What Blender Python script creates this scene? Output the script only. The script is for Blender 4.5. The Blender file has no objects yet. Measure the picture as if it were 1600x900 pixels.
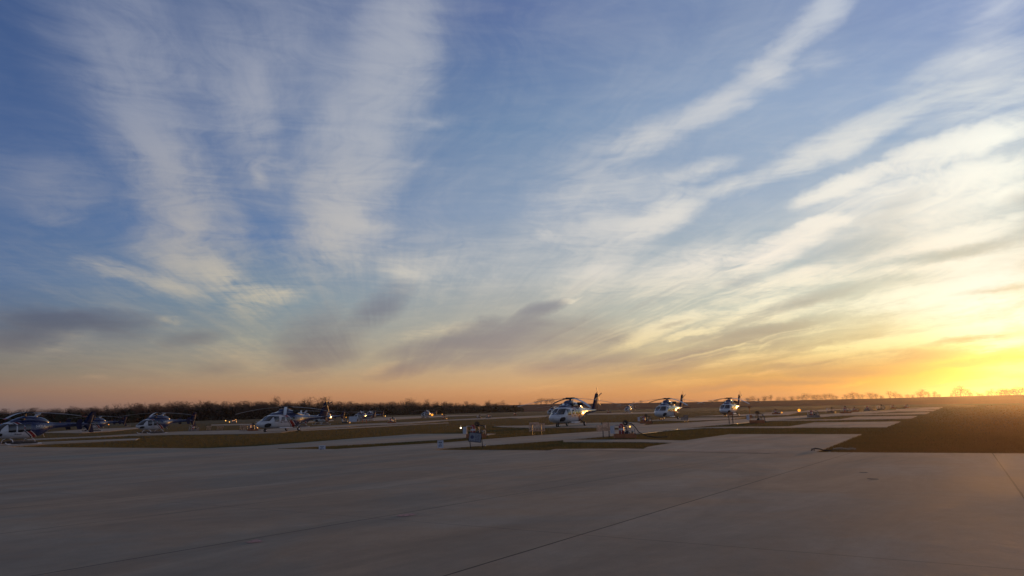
import bpy, math, random
import numpy as np
from mathutils import Vector, Matrix

rnd = random.Random(7)
rng = np.random.default_rng(11)
scene = bpy.context.scene
COL = scene.collection
R = math.radians

# ------------------------------------------------------------------ camera
EYE = 2.1
NISH = 0.10       # share of the sky model
FOC = 1186.0            # pixels at 1600 wide
cam_data = bpy.data.cameras.new('camera')
cam = bpy.data.objects.new('camera', cam_data)
COL.objects.link(cam)
cam_data.sensor_width = 36.0
cam_data.lens = 36.0 * FOC / 1600.0
cam_data.clip_start = 0.1
cam_data.clip_end = 20000
CAM_ROT = Matrix.Rotation(R(90 + 9.17), 3, 'X') @ Matrix.Rotation(R(-1.43), 3, 'Z')
cam.matrix_world = Matrix.Translation((0, 0, EYE)) @ CAM_ROT.to_4x4()
scene.camera = cam


def ray(px, py):
    v = CAM_ROT @ Vector(((px - 800) / FOC, (450 - py) / FOC, -1.0))
    return v.normalized()


def azel(px, py):
    v = ray(px, py)
    return math.degrees(math.atan2(v.x, v.y)), math.degrees(math.asin(v.z))


def ground(px, py, z=0.0):
    v = ray(px, py)
    t = (z - EYE) / v.z
    return v.x * t, v.y * t


def at_dist(px, d, z=0.0):
    """ground point in the direction of a picture column, d metres away"""
    v = ray(px, 640)
    h = math.hypot(v.x, v.y)
    return v.x / h * d, v.y / h * d, z


scene.view_settings.view_transform = 'Standard'
scene.view_settings.look = 'None'
scene.view_settings.exposure = 0.0
scene.view_settings.gamma = 1.0
scene.view_settings.use_curve_mapping = False
scene.render.engine = 'CYCLES'
scene.cycles.use_denoising = True
scene.cycles.max_bounces = 5
scene.cycles.sample_clamp_indirect = 6

# ------------------------------------------------------------------ sun
SUN_AZ, SUN_EL = azel(1594, 579)
sun_d = bpy.data.lights.new('sun', 'SUN')
sun_d.energy = 2.2
sun_d.angle = R(0.6)
sun_d.color = (1.0, 0.44, 0.12)
sun = bpy.data.objects.new('sun', sun_d)
COL.objects.link(sun)
SUN_DIR = Vector((math.sin(R(SUN_AZ)) * math.cos(R(SUN_EL)), math.cos(R(SUN_AZ)) * math.cos(R(SUN_EL)), math.sin(R(SUN_EL))))
sun.rotation_euler = (-SUN_DIR).to_track_quat('-Z', 'Y').to_euler()


# ------------------------------------------------------------------ sky
def lin(c):
    out = []
    for v in c:
        v = v / 255.0
        out.append(v / 12.92 if v <= 0.04045 else ((v + 0.055) / 1.055) ** 2.4)
    return out


world = bpy.data.worlds.new('World')
scene.world = world
world.use_nodes = True
try:
    world.cycles.sampling_method = 'MANUAL'
    world.cycles.sample_map_resolution = 512
except Exception:
    pass


class NT:
    """small helper that writes node trees"""
    def __init__(s, tree):
        s.t = tree
        tree.nodes.clear()

    def n(s, typ, **kw):
        nd = s.t.nodes.new(typ)
        for k, v in kw.items():
            setattr(nd, k, v)
        return nd

    def put(s, sock, v):
        if hasattr(v, 'is_output') or isinstance(v, bpy.types.NodeSocket):
            s.t.links.new(v, sock)
        else:
            sock.default_value = v

    def m(s, op, a, b=None, c=None, clamp=False):
        nd = s.n('ShaderNodeMath', operation=op, use_clamp=clamp)
        s.put(nd.inputs[0], a)
        if b is not None:
            s.put(nd.inputs[1], b)
        if c is not None:
            s.put(nd.inputs[2], c)
        return nd.outputs[0]

    def vm(s, op, a, b=None, scale=None):
        nd = s.n('ShaderNodeVectorMath', operation=op)
        s.put(nd.inputs[0], a)
        if b is not None:
            s.put(nd.inputs[1], b)
        if scale is not None:
            s.put(nd.inputs['Scale'], scale)
        return nd.outputs['Value'] if op in ('LENGTH', 'DOT_PRODUCT', 'DISTANCE') else nd.outputs[0]

    def sep(s, v):
        nd = s.n('ShaderNodeSeparateXYZ')
        s.put(nd.inputs[0], v)
        return nd.outputs

    def comb(s, x, y, z=0.0):
        nd = s.n('ShaderNodeCombineXYZ')
        for i, v in enumerate((x, y, z)):
            s.put(nd.inputs[i], v)
        return nd.outputs[0]

    def mr(s, v, a, b, c=0.0, d=1.0, smooth=True):
        nd = s.n('ShaderNodeMapRange', interpolation_type='SMOOTHSTEP' if smooth else 'LINEAR')
        s.put(nd.inputs[0], v)
        for i, q in enumerate((a, b, c, d)):
            s.put(nd.inputs[i + 1], q)
        return nd.outputs[0]

    def noise(s, vec, scale=1.0, detail=4.0, rough=0.55, dist=0.0, color=False, dim='3D'):
        nd = s.n('ShaderNodeTexNoise', noise_dimensions=dim)
        s.put(nd.inputs['Vector'], vec)
        nd.inputs['Scale'].default_value = scale
        nd.inputs['Detail'].default_value = detail
        nd.inputs['Roughness'].default_value = rough
        nd.inputs['Distortion'].default_value = dist
        return nd.outputs['Color'] if color else nd.outputs[0]

    def mapping(s, vec, loc=(0, 0, 0), rot=(0, 0, 0), scale=(1, 1, 1), typ='POINT'):
        nd = s.n('ShaderNodeMapping', vector_type=typ)
        s.put(nd.inputs[0], vec)
        nd.inputs['Location'].default_value = loc if typ != 'NORMAL' else (0, 0, 0)
        nd.inputs['Rotation'].default_value = rot
        nd.inputs['Scale'].default_value = scale
        return nd.outputs[0]

    def mix(s, fac, a, b, mode='MIX', clamp=True):
        nd = s.n('ShaderNodeMix', data_type='RGBA', blend_type=mode, clamp_factor=clamp)
        s.put(nd.inputs[0], fac)
        s.put(nd.inputs[6], a if not isinstance(a, (tuple, list)) else (*a[:3], 1))
        s.put(nd.inputs[7], b if not isinstance(b, (tuple, list)) else (*b[:3], 1))
        return nd.outputs[2]

    def ramp(s, fac, stops, interp='LINEAR'):
        nd = s.n('ShaderNodeValToRGB')
        nd.color_ramp.interpolation = interp
        els = nd.color_ramp.elements
        while len(els) < len(stops):
            els.new(0.5)
        for e, (p, c) in zip(els, stops):
            e.position = p
            e.color = (*c[:3], 1) if not isinstance(c, float) else (c, c, c, 1)
        s.put(nd.inputs[0], fac)
        return nd.outputs[0]


W = NT(world.node_tree)
tc = W.n('ShaderNodeTexCoord')
D = W.vm('NORMALIZE', tc.outputs['Generated'])
dx, dy, dz = W.sep(D)[:3]
az = W.m('MULTIPLY', W.m('ARCTAN2', dx, dy), 57.29578)
el = W.m('MULTIPLY', W.m('ARCSINE', dz), 57.29578)
P = W.comb(az, el)

# two dimensional colour fields of the sky: rows by picture height, columns by picture column
COLS = (0, 400, 800, 1200, 1420, 1590)


def field(table, emax=32.0):
    """table: for each column a list of (picture y, sRGB); blends between the azimuth columns"""
    cols = []
    for cx, rows in zip(COLS, table):
        stops = []
        for (y, c) in sorted(rows, key=lambda r: -r[0]):
            a, e = azel(cx, y)
            stops.append((min(1.0, max(0.0, (e + 1.0) / (emax + 1.0))), lin(c)))
        f = W.m('DIVIDE', W.m('ADD', el, 1.0), emax + 1.0, clamp=True)
        cols.append((azel(cx, 400)[0], W.ramp(f, stops, 'LINEAR')))
    out = cols[0][1]
    for (a0, c0), (a1, c1) in zip(cols[:-1], cols[1:]):
        out = W.mix(W.mr(az, a0, a1, smooth=False), out, c1)
    return out


CLEAR = [
    [(20, (54, 86, 144)), (200, (60, 94, 152)), (330, (72, 105, 155)), (430, (86, 113, 152)), (500, (100, 113, 132)), (560, (122, 119, 114)), (585, (134, 122, 108)), (612, (146, 116, 99)), (640, (122, 105, 102)), (668, (96, 86, 88))],
    [(10, (84, 108, 155)), (200, (86, 115, 165)), (370, (88, 120, 166)), (470, (118, 140, 156)), (530, (142, 146, 142)), (575, (158, 146, 126)), (600, (174, 142, 110)), (620, (176, 126, 94)), (640, (150, 110, 88)), (655, (130, 98, 85))],
    [(10, (78, 106, 166)), (200, (96, 132, 178)), (330, (132, 154, 184)), (430, (158, 168, 176)), (500, (174, 172, 162)), (560, (186, 168, 142)), (598, (206, 164, 118)), (612, (208, 152, 104)), (622, (200, 140, 92)), (645, (170, 115, 80))],
    [(10, (112, 138, 184)), (150, (138, 164, 200)), (300, (146, 169, 197)), (400, (172, 186, 192)), (480, (196, 200, 184)), (540, (206, 188, 146)), (580, (212, 168, 104)), (605, (226, 160, 92)), (626, (206, 140, 92)), (640, (180, 120, 80))],
    [(10, (118, 144, 194)), (150, (138, 166, 206)), (300, (160, 182, 200)), (400, (192, 198, 188)), (480, (224, 216, 178)), (540, (236, 214, 146)), (580, (246, 192, 84)), (605, (246, 172, 76)), (622, (235, 160, 90)), (640, (200, 130, 80))],
    [(10, (122, 148, 200)), (170, (146, 172, 206)), (300, (176, 192, 196)), (400, (214, 208, 184)), (470, (252, 240, 196)), (520, (255, 246, 176)), (560, (255, 216, 64)), (590, (255, 190, 8)), (612, (248, 150, 16)), (640, (235, 140, 40))],
]
BRIGHT = [
    [(20, (118, 132, 166)), (200, (126, 138, 168)), (330, (134, 142, 164)), (430, (150, 152, 158)), (500, (150, 146, 142)), (560, (160, 150, 134)), (610, (164, 128, 104)), (640, (130, 110, 104))],
    [(10, (150, 158, 182)), (200, (160, 166, 182)), (370, (182, 178, 174)), (450, (194, 186, 168)), (530, (184, 174, 150)), (580, (200, 168, 130)), (620, (186, 138, 96))],
    [(10, (168, 175, 190)), (200, (176, 183, 195)), (330, (194, 195, 198)), (430, (212, 208, 200)), (500, (212, 200, 176)), (560, (224, 196, 148)), (600, (226, 178, 122)), (630, (208, 140, 90))],
    [(10, (184, 192, 206)), (150, (204, 207, 212)), (300, (228, 225, 216)), (400, (252, 240, 222)), (480, (255, 244, 210)), (540, (252, 230, 170)), (590, (242, 184, 104)), (626, (216, 150, 90))],
    [(10, (190, 200, 216)), (150, (208, 214, 216)), (280, (250, 244, 228)), (400, (255, 243, 218)), (480, (255, 253, 222)), (540, (255, 242, 170)), (585, (255, 200, 74)), (622, (238, 165, 90))],
    [(10, (196, 205, 222)), (120, (218, 222, 222)), (210, (255, 254, 238)), (400, (255, 250, 228)), (480, (255, 255, 240)), (540, (255, 255, 214)), (568, (255, 240, 120)), (592, (255, 222, 40)), (620, (250, 180, 40))],
]
DARK = [
    [(20, (80, 100, 140)), (430, (92, 104, 134)), (500, (86, 92, 110)), (560, (110, 104, 106)), (620, (122, 104, 100))],
    [(20, (90, 105, 145)), (430, (104, 116, 140)), (520, (112, 114, 122)), (570, (138, 124, 114)), (620, (150, 116, 96))],
    [(20, (100, 120, 160)), (430, (134, 142, 158)), (500, (142, 138, 140)), (560, (156, 142, 134)), (610, (188, 140, 108))],
    [(20, (110, 135, 175)), (400, (168, 180, 190)), (500, (172, 160, 140)), (560, (184, 158, 126)), (610, (206, 150, 98))],
    [(20, (110, 135, 185)), (400, (196, 196, 180)), (500, (200, 186, 140)), (560, (204, 166, 106)), (610, (232, 156, 80))],
    [(20, (120, 145, 195)), (400, (206, 200, 174)), (500, (214, 200, 140)), (560, (226, 176, 70)), (610, (232, 150, 50))],
]
for tab in (CLEAR, BRIGHT):
    for col_ in tab:
        for k_, (y_, c_) in enumerate(col_):
            w_ = max(0.0, min(1.0, (470 - y_) / 200)) * .20
            g_ = sum(c_) / 3 + 4
            col_[k_] = (y_, tuple(v + (g_ - v) * w_ for v in c_))
clear = field(CLEAR)
bright = field(BRIGHT)
dark = field(DARK)

# clouds: cirrus in parallel streets, drawn on a flat layer overhead (perspective gathers them at the horizon)
VP = azel(600, 640)[0]
inv = W.m('DIVIDE', 1.0, W.m('ADD', W.m('MAXIMUM', dz, 0.0), 0.055))
cx_ = W.m('MULTIPLY', dx, inv)
cy_ = W.m('MULTIPLY', dy, inv)
sa, ca = math.sin(R(VP)), math.cos(R(VP))
lu = W.m('ADD', W.m('MULTIPLY', cx_, sa), W.m('MULTIPLY', cy_, ca))
lv = W.m('SUBTRACT', W.m('MULTIPLY', cx_, ca), W.m('MULTIPLY', cy_, sa))
L = W.comb(lu, lv)
warp_c = W.noise(L, 0.9, 3.0, 0.55, color=True)
Lw = W.vm('ADD', L, W.vm('SCALE', W.vm('SUBTRACT', warp_c, (0.5, 0.5, 0.5)), scale=1.1))
street = W.noise(W.mapping(Lw, scale=(0.45, 1.5, 1)), 1.0, 6.0, 0.62)
fibre = W.noise(W.mapping(Lw, scale=(2.2, 11.0, 1), rot=(0, 0, R(14))), 1.0, 5.0, 0.68)
cross = W.noise(W.mapping(Lw, scale=(13.0, 2.6, 1), rot=(0, 0, R(-9))), 1.0, 5.0, 0.66)
puff = W.noise(Lw, 3.2, 7.0, 0.62)
ripple = W.noise(W.mapping(P, scale=(0.11, 0.9, 1), rot=(0, 0, R(-6))), 1.0, 5.0, 0.6, 0.6)

# streaks that run out of the point on the horizon where the cloud streets meet
vx = W.m('SUBTRACT', az, VP)
phi = W.m('MULTIPLY', W.m('ARCTAN2', W.m('ADD', el, 0.6), vx), 57.29578)
rho = W.vm('LENGTH', W.comb(vx, el))
Q = W.comb(W.m('MULTIPLY', phi, 0.16), W.m('MULTIPLY', rho, 0.035))
Q = W.vm('ADD', Q, W.vm('SCALE', W.vm('SUBTRACT', warp_c, (0.5, 0.5, 0.5)), scale=0.55))
beam = W.noise(Q, 1.0, 6.0, 0.62)
beam2 = W.noise(W.mapping(Q, scale=(3.1, 2.6, 1)), 1.0, 5.0, 0.66)

wob = W.noise(W.mapping(P, scale=(0.10, 0.14, 1)), 1.0, 5.0, 0.62, color=True)
Pw = W.vm('ADD', P, W.vm('MULTIPLY', W.vm('SUBTRACT', wob, (0.5, 0.5, 0.5)), (2.6, 1.3, 0)))
wob2 = W.noise(W.mapping(P, scale=(0.5, 0.8, 1)), 1.0, 4.0, 0.65, color=True)
Pw = W.vm('ADD', Pw, W.vm('MULTIPLY', W.vm('SUBTRACT', wob2, (0.5, 0.5, 0.5)), (1.3, .75, 0)))


def strokes(lst):
    tot = None
    for (x0, y0, x1, y1, w, a) in lst:
        a0, e0 = azel(x0, y0)
        a1, e1 = azel(x1, y1)
        ln = math.hypot(a1 - a0, e1 - e0)
        wd = w / FOC * 57.3
        ang = math.atan2(e1 - e0, a1 - a0)
        g = W.n('ShaderNodeTexGradient', gradient_type='SPHERICAL')
        tm = g.texture_mapping
        tm.vector_type = 'TEXTURE'
        tm.translation = ((a0 + a1) / 2, (e0 + e1) / 2, 0)
        tm.rotation = (0, 0, ang)
        tm.scale = (ln / 2 + wd * 1.8, wd * 1.9, 1)
        W.put(g.inputs[0], Pw)
        tot = W.m('MULTIPLY_ADD', g.outputs[1], a * 1.5, tot if tot is not None else 0.0)
    return tot


BS = [
    (125, -10, 200, 130, 66, .55), (185, 20, 225, 120, 45, .36), (240, 90, 285, 105, 18, .35), (195, 140, 270, 280, 44, .52), (205, 185, 240, 240, 16, .45),
    (248, 225, 275, 280, 15, .40), (260, 280, 340, 415, 44, .54), (290, 338, 315, 346, 12, .45), (225, 385, 340, 430, 24, .62), (330, 400, 352, 432, 14, .45),
    (125, 405, 215, 432, 9, .85), (205, 430, 320, 470, 10, .85), (330, 430, 375, 434, 5, .5), (395, 456, 475, 466, 8, .90), (375, 480, 430, 466, 16, .70), (340, 430, 400, 462, 16, .62),
    (260, 60, 400, 260, 105, .26), (400, 130, 405, 200, 26, .34), (385, 250, 470, 262, 7, .42), (400, 262, 405, 290, 8, .3), (345, 100, 380, 200, 40, .22),
    (0, 285, 125, 292, 30, .58), (40, 332, 140, 350, 8, .36),
    (640, -20, 625, 100, 50, .74), (610, 90, 575, 230, 60, .76), (560, 230, 535, 330, 54, .64), (520, 320, 500, 410, 42, .48), (640, 190, 725, 180, 8, .34), (600, 250, 700, 262, 12, .25),
    (530, 338, 610, 358, 11, .55), (475, -10, 450, 150, 90, .28), (600, 425, 660, 428, 18, .62), (570, 395, 800, 420, 40, .38),
    (1320, -20, 1245, 55, 18, .80), (1245, 45, 1190, 110, 15, .78), (1160, 112, 1228, 124, 13, .75), (1195, 130, 1080, 185, 17, .80), (1085, 175, 970, 235, 20, .68), (1230, 108, 1310, 92, 12, .34),
    (980, 230, 830, 370, 44, .55), (1150, 247, 1050, 275, 11, .62), (1105, 300, 985, 365, 17, .80), (1050, 290, 900, 400, 38, .55), (835, 365, 865, 372, 6, .5),
    (1640, 110, 1420, 165, 34, .62), (1620, 55, 1440, 105, 16, .50), (1440, 165, 1180, 277, 17, .95), (1180, 277, 1110, 300, 12, .5), (1640, -10, 1500, 40, 18, .45),
    (1640, 182, 1375, 264, 14, 1.25), (1390, 262, 1235, 318, 10, 1.1), (1640, 255, 1290, 345, 44, .80), (1600, 262, 1480, 290, 14, .5), (1320, 342, 1240, 360, 9, .95), (1300, 352, 1150, 416, 17, .95),
    (1180, 395, 1000, 455, 30, .72), (1000, 430, 860, 450, 26, .45), (1620, 296, 1520, 312, 10, .7), (1620, 345, 1360, 402, 11, 1.0), (1380, 405, 1100, 470, 15, .70), (1545, 407, 1300, 440, 7, .55),
    (1640, 392, 1450, 436, 14, 1.0), (1640, 424, 1310, 488, 9, 1.5), (1310, 470, 1050, 500, 14, .85), (1095, 490, 960, 543, 9, 1.5), (1122, 513, 1040, 532, 4.5, 1.5),
    (1640, 470, 1400, 500, 16, 1.2), (1640, 498, 1370, 528, 12, 1.3), (1500, 520, 1210, 548, 6, 1.1), (1240, 548, 1080, 575, 5, .8), (1640, 528, 1480, 540, 7, 1.1), (1640, 569, 1500, 580, 9, 1.2),
    (1367, 591, 1290, 609, 2.5, 1.0), (1150, 590, 980, 605, 5, .55), (1290, 575, 1130, 592, 3, .6), (908, 467, 876, 474, 3.5, .9), (770, 507, 610, 530, 9, .65), (645, 562, 565, 582, 5, .75),
    (240, 500, 276, 503, 3.5, .6), (320, 535, 420, 562, 20, .40), (140, 520, 60, 545, 12, .35), (430, 590, 520, 575, 6, .4), (120, 583, 170, 585, 4, .35), (730, 612, 960, 600, 5, .4),
]
DS = [
    (-20, 485, 250, 504, 9, .66), (-20, 526, 110, 508, 15, .55), (110, 512, 250, 520, 9, .35), (628, 455, 560, 508, 18, .60), (505, 518, 470, 556, 30, .52), (560, 540, 470, 560, 16, .5),
    (885, 473, 800, 500, 8, 1.1), (800, 498, 700, 520, 7, .6), (855, 506, 590, 556, 10, .85), (950, 502, 650, 568, 18, .80), (700, 560, 580, 585, 10, .6), (1005, 553, 810, 577, 12, .80), (1000, 520, 900, 538, 8, .6),
    (1410, 372, 1255, 404, 10, .55), (1585, 384, 1395, 410, 7, .62), (1640, 306, 1570, 318, 9, .4), (1640, 443, 1480, 463, 3, .55), (1337, 452, 1187, 486, 7, .70), (1300, 500, 1060, 541, 8, .80),
    (1265, 528, 990, 565, 6, 1.0), (1120, 560, 980, 580, 8, .6), (1610, 518, 1430, 537, 3, 1.0), (1520, 546, 1180, 580, 8, 1.15), (1620, 553, 1470, 570, 5, 1.1), (1480, 570, 1220, 589, 5, .9),
    (1620, 588, 1430, 606, 2.8, 1.1), (1337, 593, 1187, 604, 3.5, .8), (1240, 596, 1040, 612, 4, .7), (1420, 345, 1300, 372, 12, .3), (1080, 500, 1030, 515, 2.5, .4), (385, 572, 300, 580, 8, .3), (350, 520, 250, 535, 8, .45),
    (1450, 300, 1350, 340, 10, .3), (1190, 430, 1120, 450, 6, .4),
]
bsum = strokes([(a, b, c, d, w * (.92 if min(a, c) > 800 else 1.0), k * (1.38 if min(a, c) > 800 else 1.0)) for (a, b, c, d, w, k) in BS])
dsum = strokes([(a, b, c, d, max(w, 3.0), k * (0.9 if max(a, c) > 1150 else 1.0)) for (a, b, c, d, w, k) in DS])
detail = W.m('ADD', W.m('MULTIPLY', street, 0.55), W.m('ADD', W.m('MULTIPLY', fibre, 0.42), W.m('MULTIPLY', cross, 0.34)))
detail = W.m('ADD', detail, W.m('MULTIPLY', puff, 0.5))
detail = W.m('ADD', detail, W.m('MULTIPLY', ripple, 0.35))            # mean about 1.08
beams = W.m('ADD', W.m('MULTIPLY', beam, 0.62), W.m('MULTIPLY', beam2, 0.38))
bw = W.m('MULTIPLY', W.mr(el, 6.0, 14.0, 1.0, 0.12), W.mr(rho, 4.0, 15.0))
detail = W.m('ADD', detail, W.m('MULTIPLY', W.m('MULTIPLY', W.m('SUBTRACT', beams, 0.5), bw), 1.8))
tex = W.mr(detail, 0.74, 1.46, 0.05, 1.90, smooth=False)
bfac = W.m('MULTIPLY', bsum, tex)
veil = W.mr(detail, 0.85, 1.45, 0.02, 0.30)
bfac = W.m('SUBTRACT', 1.0, W.m('EXPONENT', W.m('MULTIPLY', W.m('POWER', bfac, 1.45), -1.15)))
bfac = W.m('ADD', bfac, W.m('MULTIPLY', veil, W.m('SUBTRACT', 1.0, bfac)))
dn = W.m('ADD', W.m('MULTIPLY', ripple, 0.5), W.m('MULTIPLY', beams, 0.5))
dfac = W.m('MULTIPLY', dsum, W.mr(dn, 0.38, 0.62, 0.70, 2.1, smooth=False))
dfac = W.m('ADD', dfac, W.m('MULTIPLY', W.mr(beams, 0.54, 0.66, 0.0, 0.35), W.m('MULTIPLY', W.m('MULTIPLY', W.mr(rho, 6.0, 16.0), W.mr(el, 1.0, 3.5)), W.mr(el, 8.0, 14.0, 1.0, 0.0))))
dfac = W.m('MULTIPLY', W.m('SUBTRACT', 1.0, W.m('EXPONENT', W.m('MULTIPLY', W.m('POWER', W.m('MAXIMUM', dfac, 0.0), 1.3), -1.2))), 0.95)
skyc = W.mix(bfac, clear, bright)
skyc = W.mix(dfac, skyc, dark)

# fine parallel streaks across the bright western half
beamr = W.noise(W.vm('ADD', W.comb(W.m('MULTIPLY', phi, 0.34), W.m('MULTIPLY', rho, 0.045)), W.vm('SCALE', W.vm('SUBTRACT', wob, (0.5, 0.5, 0.5)), scale=0.9)), 1.0, 6.0, 0.64)
west = W.m('MULTIPLY', W.mr(az, 0.0, 17.0), W.m('MULTIPLY', W.mr(el, 1.0, 4.0), W.mr(el, 6.5, 13.0, 1.0, 0.0)))
skyc = W.mix(W.m('MULTIPLY', W.mr(beamr, 0.50, 0.66, 0.0, 0.75), west), skyc, bright)
skyc = W.mix(W.m('MULTIPLY', W.mr(beamr, 0.34, 0.48, 0.62, 0.0), west), skyc, W.mix(0.45, dark, clear))

# the air glows round the low sun
sd = W.vm('DOT_PRODUCT', D, tuple(SUN_DIR))
ang = W.m('MULTIPLY', W.m('ARCCOSINE', W.m('MINIMUM', sd, 0.99999)), 57.29578)
daz = W.m('SUBTRACT', az, SUN_AZ)
de = W.m('SUBTRACT', el, SUN_EL)
ell = W.m('SQRT', W.m('ADD', W.m('POWER', W.m('DIVIDE', daz, 1.9), 2.0), W.m('POWER', W.m('DIVIDE', de, 0.60), 2.0)))
core = W.m('EXPONENT', W.m('MULTIPLY', W.m('POWER', ell, 1.3), -1.0))
halo = W.m('EXPONENT', W.m('MULTIPLY', ang, -0.16))
glow = W.vm('SCALE', (1.0, 0.50, 0.09), scale=W.m('MULTIPLY', core, 1.2))
glow = W.vm('ADD', glow, W.vm('SCALE', (1.0, 0.70, 0.42), scale=W.m('MULTIPLY', halo, 0.04)))
skyc = W.vm('ADD', skyc, glow)

# the rest of the sky, behind and above the camera, comes from the sky model
nish = W.n('ShaderNodeTexSky', sky_type='NISHITA', sun_disc=False, sun_elevation=R(SUN_EL), sun_rotation=R(SUN_AZ),
           air_density=1.0, dust_density=1.2, ozone_density=2.5)
nsky = W.vm('SCALE', nish.outputs[0], scale=NISH)
low = W.mr(el, 5.0, 45.0, 1.0, 0.0)
nsky = W.vm('ADD', nsky, W.mix(low, tuple(lin((76, 74, 84))), tuple(lin((134, 140, 168)))))
nsky = W.mix(W.m('MULTIPLY', W.mr(street, .45, .75), 0.45), nsky, tuple(lin((140, 146, 168))))
side = W.mr(W.m('ABSOLUTE', az), 44.0, 80.0)
high = W.mr(el, 31.0, 50.0)
away = W.m('MAXIMUM', side, high)
skyc = W.mix(away, skyc, nsky)
bg = W.n('ShaderNodeBackground')
W.put(bg.inputs[0], W.vm('SCALE', skyc, scale=10.0))
bg.inputs[1].default_value = 0.1
wo = W.n('ShaderNodeOutputWorld')
world.node_tree.links.new(bg.outputs[0], wo.inputs[0])


# ------------------------------------------------------------------ materials
def material(name):
    m = bpy.data.materials.new(name)
    m.use_nodes = True
    t = NT(m.node_tree)
    b = t.n('ShaderNodeBsdfPrincipled')
    o = t.n('ShaderNodeOutputMaterial')
    m.node_tree.links.new(b.outputs[0], o.inputs[0])
    return m, t, b, o


def simple(name, col, rough=0.6, metal=0.0, var=0.15, scale=3.0, spec=0.5, bump=0.0):
    m, t, b, o = material(name)
    c = t.n('ShaderNodeTexCoord').outputs['Object']
    n = t.noise(c, scale, 5.0, 0.6)
    dark = tuple(v * (1 - var) for v in col)
    lite = tuple(min(1, v * (1 + var)) for v in col)
    t.put(b.inputs['Base Color'], t.mix(t.mr(n, .35, .65), dark, lite))
    t.put(b.inputs['Roughness'], t.mr(n, .3, .7, max(0.02, rough - .07), min(1, rough + .07)))
    b.inputs['Metallic'].default_value = metal
    b.inputs['Specular IOR Level'].default_value = spec
    if bump:
        bn = t.n('ShaderNodeBump')
        bn.inputs['Strength'].default_value = bump
        t.put(bn.inputs['Height'], n)
        t.put(b.inputs['Normal'], bn.outputs[0])
    return m


def glowing(name, col, power):
    m, t, b, o = material(name)
    b.inputs['Base Color'].default_value = (*col, 1)
    b.inputs['Emission Color'].default_value = (*col, 1)
    b.inputs['Emission Strength'].default_value = power
    return m


AX = R(56.0)      # the slabs are laid out along the apron's own axes


def concrete(name, base, joints=True, stain=1.0):
    m, t, b, o = material(name)
    g = t.n('ShaderNodeNewGeometry').outputs['Position']
    q = t.mapping(g, loc=(0, 0, 0), rot=(0, 0, -AX))
    big = t.noise(g, 0.16, 5.0, 0.62, 0.6)
    mid = t.noise(t.mapping(q, scale=(0.10, 0.35, 1)), 1.0, 6.0, 0.65, 0.8)
    fine = t.noise(g, 1.7, 8.0, 0.7)
    grit = t.noise(g, 22.0, 4.0, 0.7)
    col = t.mix(t.mr(mid, .32, .68), tuple(v * .76 for v in base), tuple(v * 1.16 for v in base))
    tint = t.mix(t.mr(big, .40, .60), (0.95, 1.0, 1.07), (1.08, 0.98, 0.92))
    col = t.mix(1.0, col, tint, 'MULTIPLY', clamp=False)
    col = t.mix(t.mr(fine, .3, .72), t.mix(1.0, col, (.88, .87, .86), 'MULTIPLY'), col)
    col = t.mix(t.m('MULTIPLY', t.mr(grit, .45, .75), .30), col, tuple(v * .62 for v in base))
    # old dark stains and tyre scuffs
    st = t.noise(t.mapping(q, scale=(.05, .42, 1), loc=(31, 7, 0)), 1.0, 5.0, .62, 1.2)
    col = t.mix(t.m('MULTIPLY', t.mr(st, .56, .74), .55 * stain), col, tuple(v * .50 for v in base))
    if joints:
        x, y = t.sep(q)[:2]
        masks = []
        wv = t.m('MULTIPLY', t.m('SUBTRACT', t.noise(g, .8, 3.0, .6), .5), .018)
        SX, OX, SY, OY = 7.75, .30, 5.2, 1.35
        yo = t.m('SUBTRACT', y, 6.40)
        yo = t.m('DIVIDE', yo, t.m('MAXIMUM', t.m('SUBTRACT', 1.0, t.m('MULTIPLY', x, .0100)), .35))
        ys2 = t.m('ADD', t.m('MAXIMUM', yo, 0.0), t.m('MULTIPLY', t.m('MINIMUM', yo, 0.0), 5.3 / 7.45))
        SY, OY = 5.3, 5.3 / 2
        y = ys2
        for (ax, other, S, off, w, lo) in ((x, y, SX, OX, .018, .12), (y, x, SY, OY, .026, .75)):
            v = t.m('ADD', t.m('ADD', ax, wv), off)
            cell = t.m('FLOOR', t.m('DIVIDE', v, S))
            d = t.m('ABSOLUTE', t.m('SUBTRACT', t.m('FRACT', t.m('DIVIDE', v, S)), .5))
            line = t.mr(t.m('MULTIPLY', d, S), w * .5, w, 1.0, 0.0)
            keep = t.mr(t.noise(t.comb(t.m('MULTIPLY', cell, 3.7), t.m('MULTIPLY', other, .09)), 1.0, 3.0), .36, .56, lo, 1.0)
            masks.append(t.m('MULTIPLY', line, keep))
        jm = t.m('MAXIMUM', t.m('MULTIPLY', masks[0], .6), masks[1])
        # each slab was poured on its own: a slight step of tone between slabs
        wn = t.n('ShaderNodeTexWhiteNoise', noise_dimensions='3D')
        cx = t.m('FLOOR', t.m('DIVIDE', t.m('ADD', x, OX - SX / 2), SX))
        cy = t.m('FLOOR', t.m('DIVIDE', t.m('ADD', y, OY - SY / 2), SY))
        t.put(wn.inputs[0], t.comb(cx, cy))
        col = t.mix(t.m('MULTIPLY', wn.outputs[0], .24), col, tuple(v * .45 for v in base))
        col = t.mix(t.m('MULTIPLY', jm, .80), col, (.018, .016, .015))
    t.put(b.inputs['Base Color'], col)
    t.put(b.inputs['Roughness'], t.mr(mid, .3, .7, .80, .95))
    b.inputs['Specular IOR Level'].default_value = .22
    bn = t.n('ShaderNodeBump')
    bn.inputs['Strength'].default_value = .35
    bn.inputs['Distance'].default_value = .02
    t.put(bn.inputs['Height'], t.m('ADD', fine, t.m('MULTIPLY', grit, .3)))
    t.put(b.inputs['Normal'], bn.outputs[0])
    return m


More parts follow.
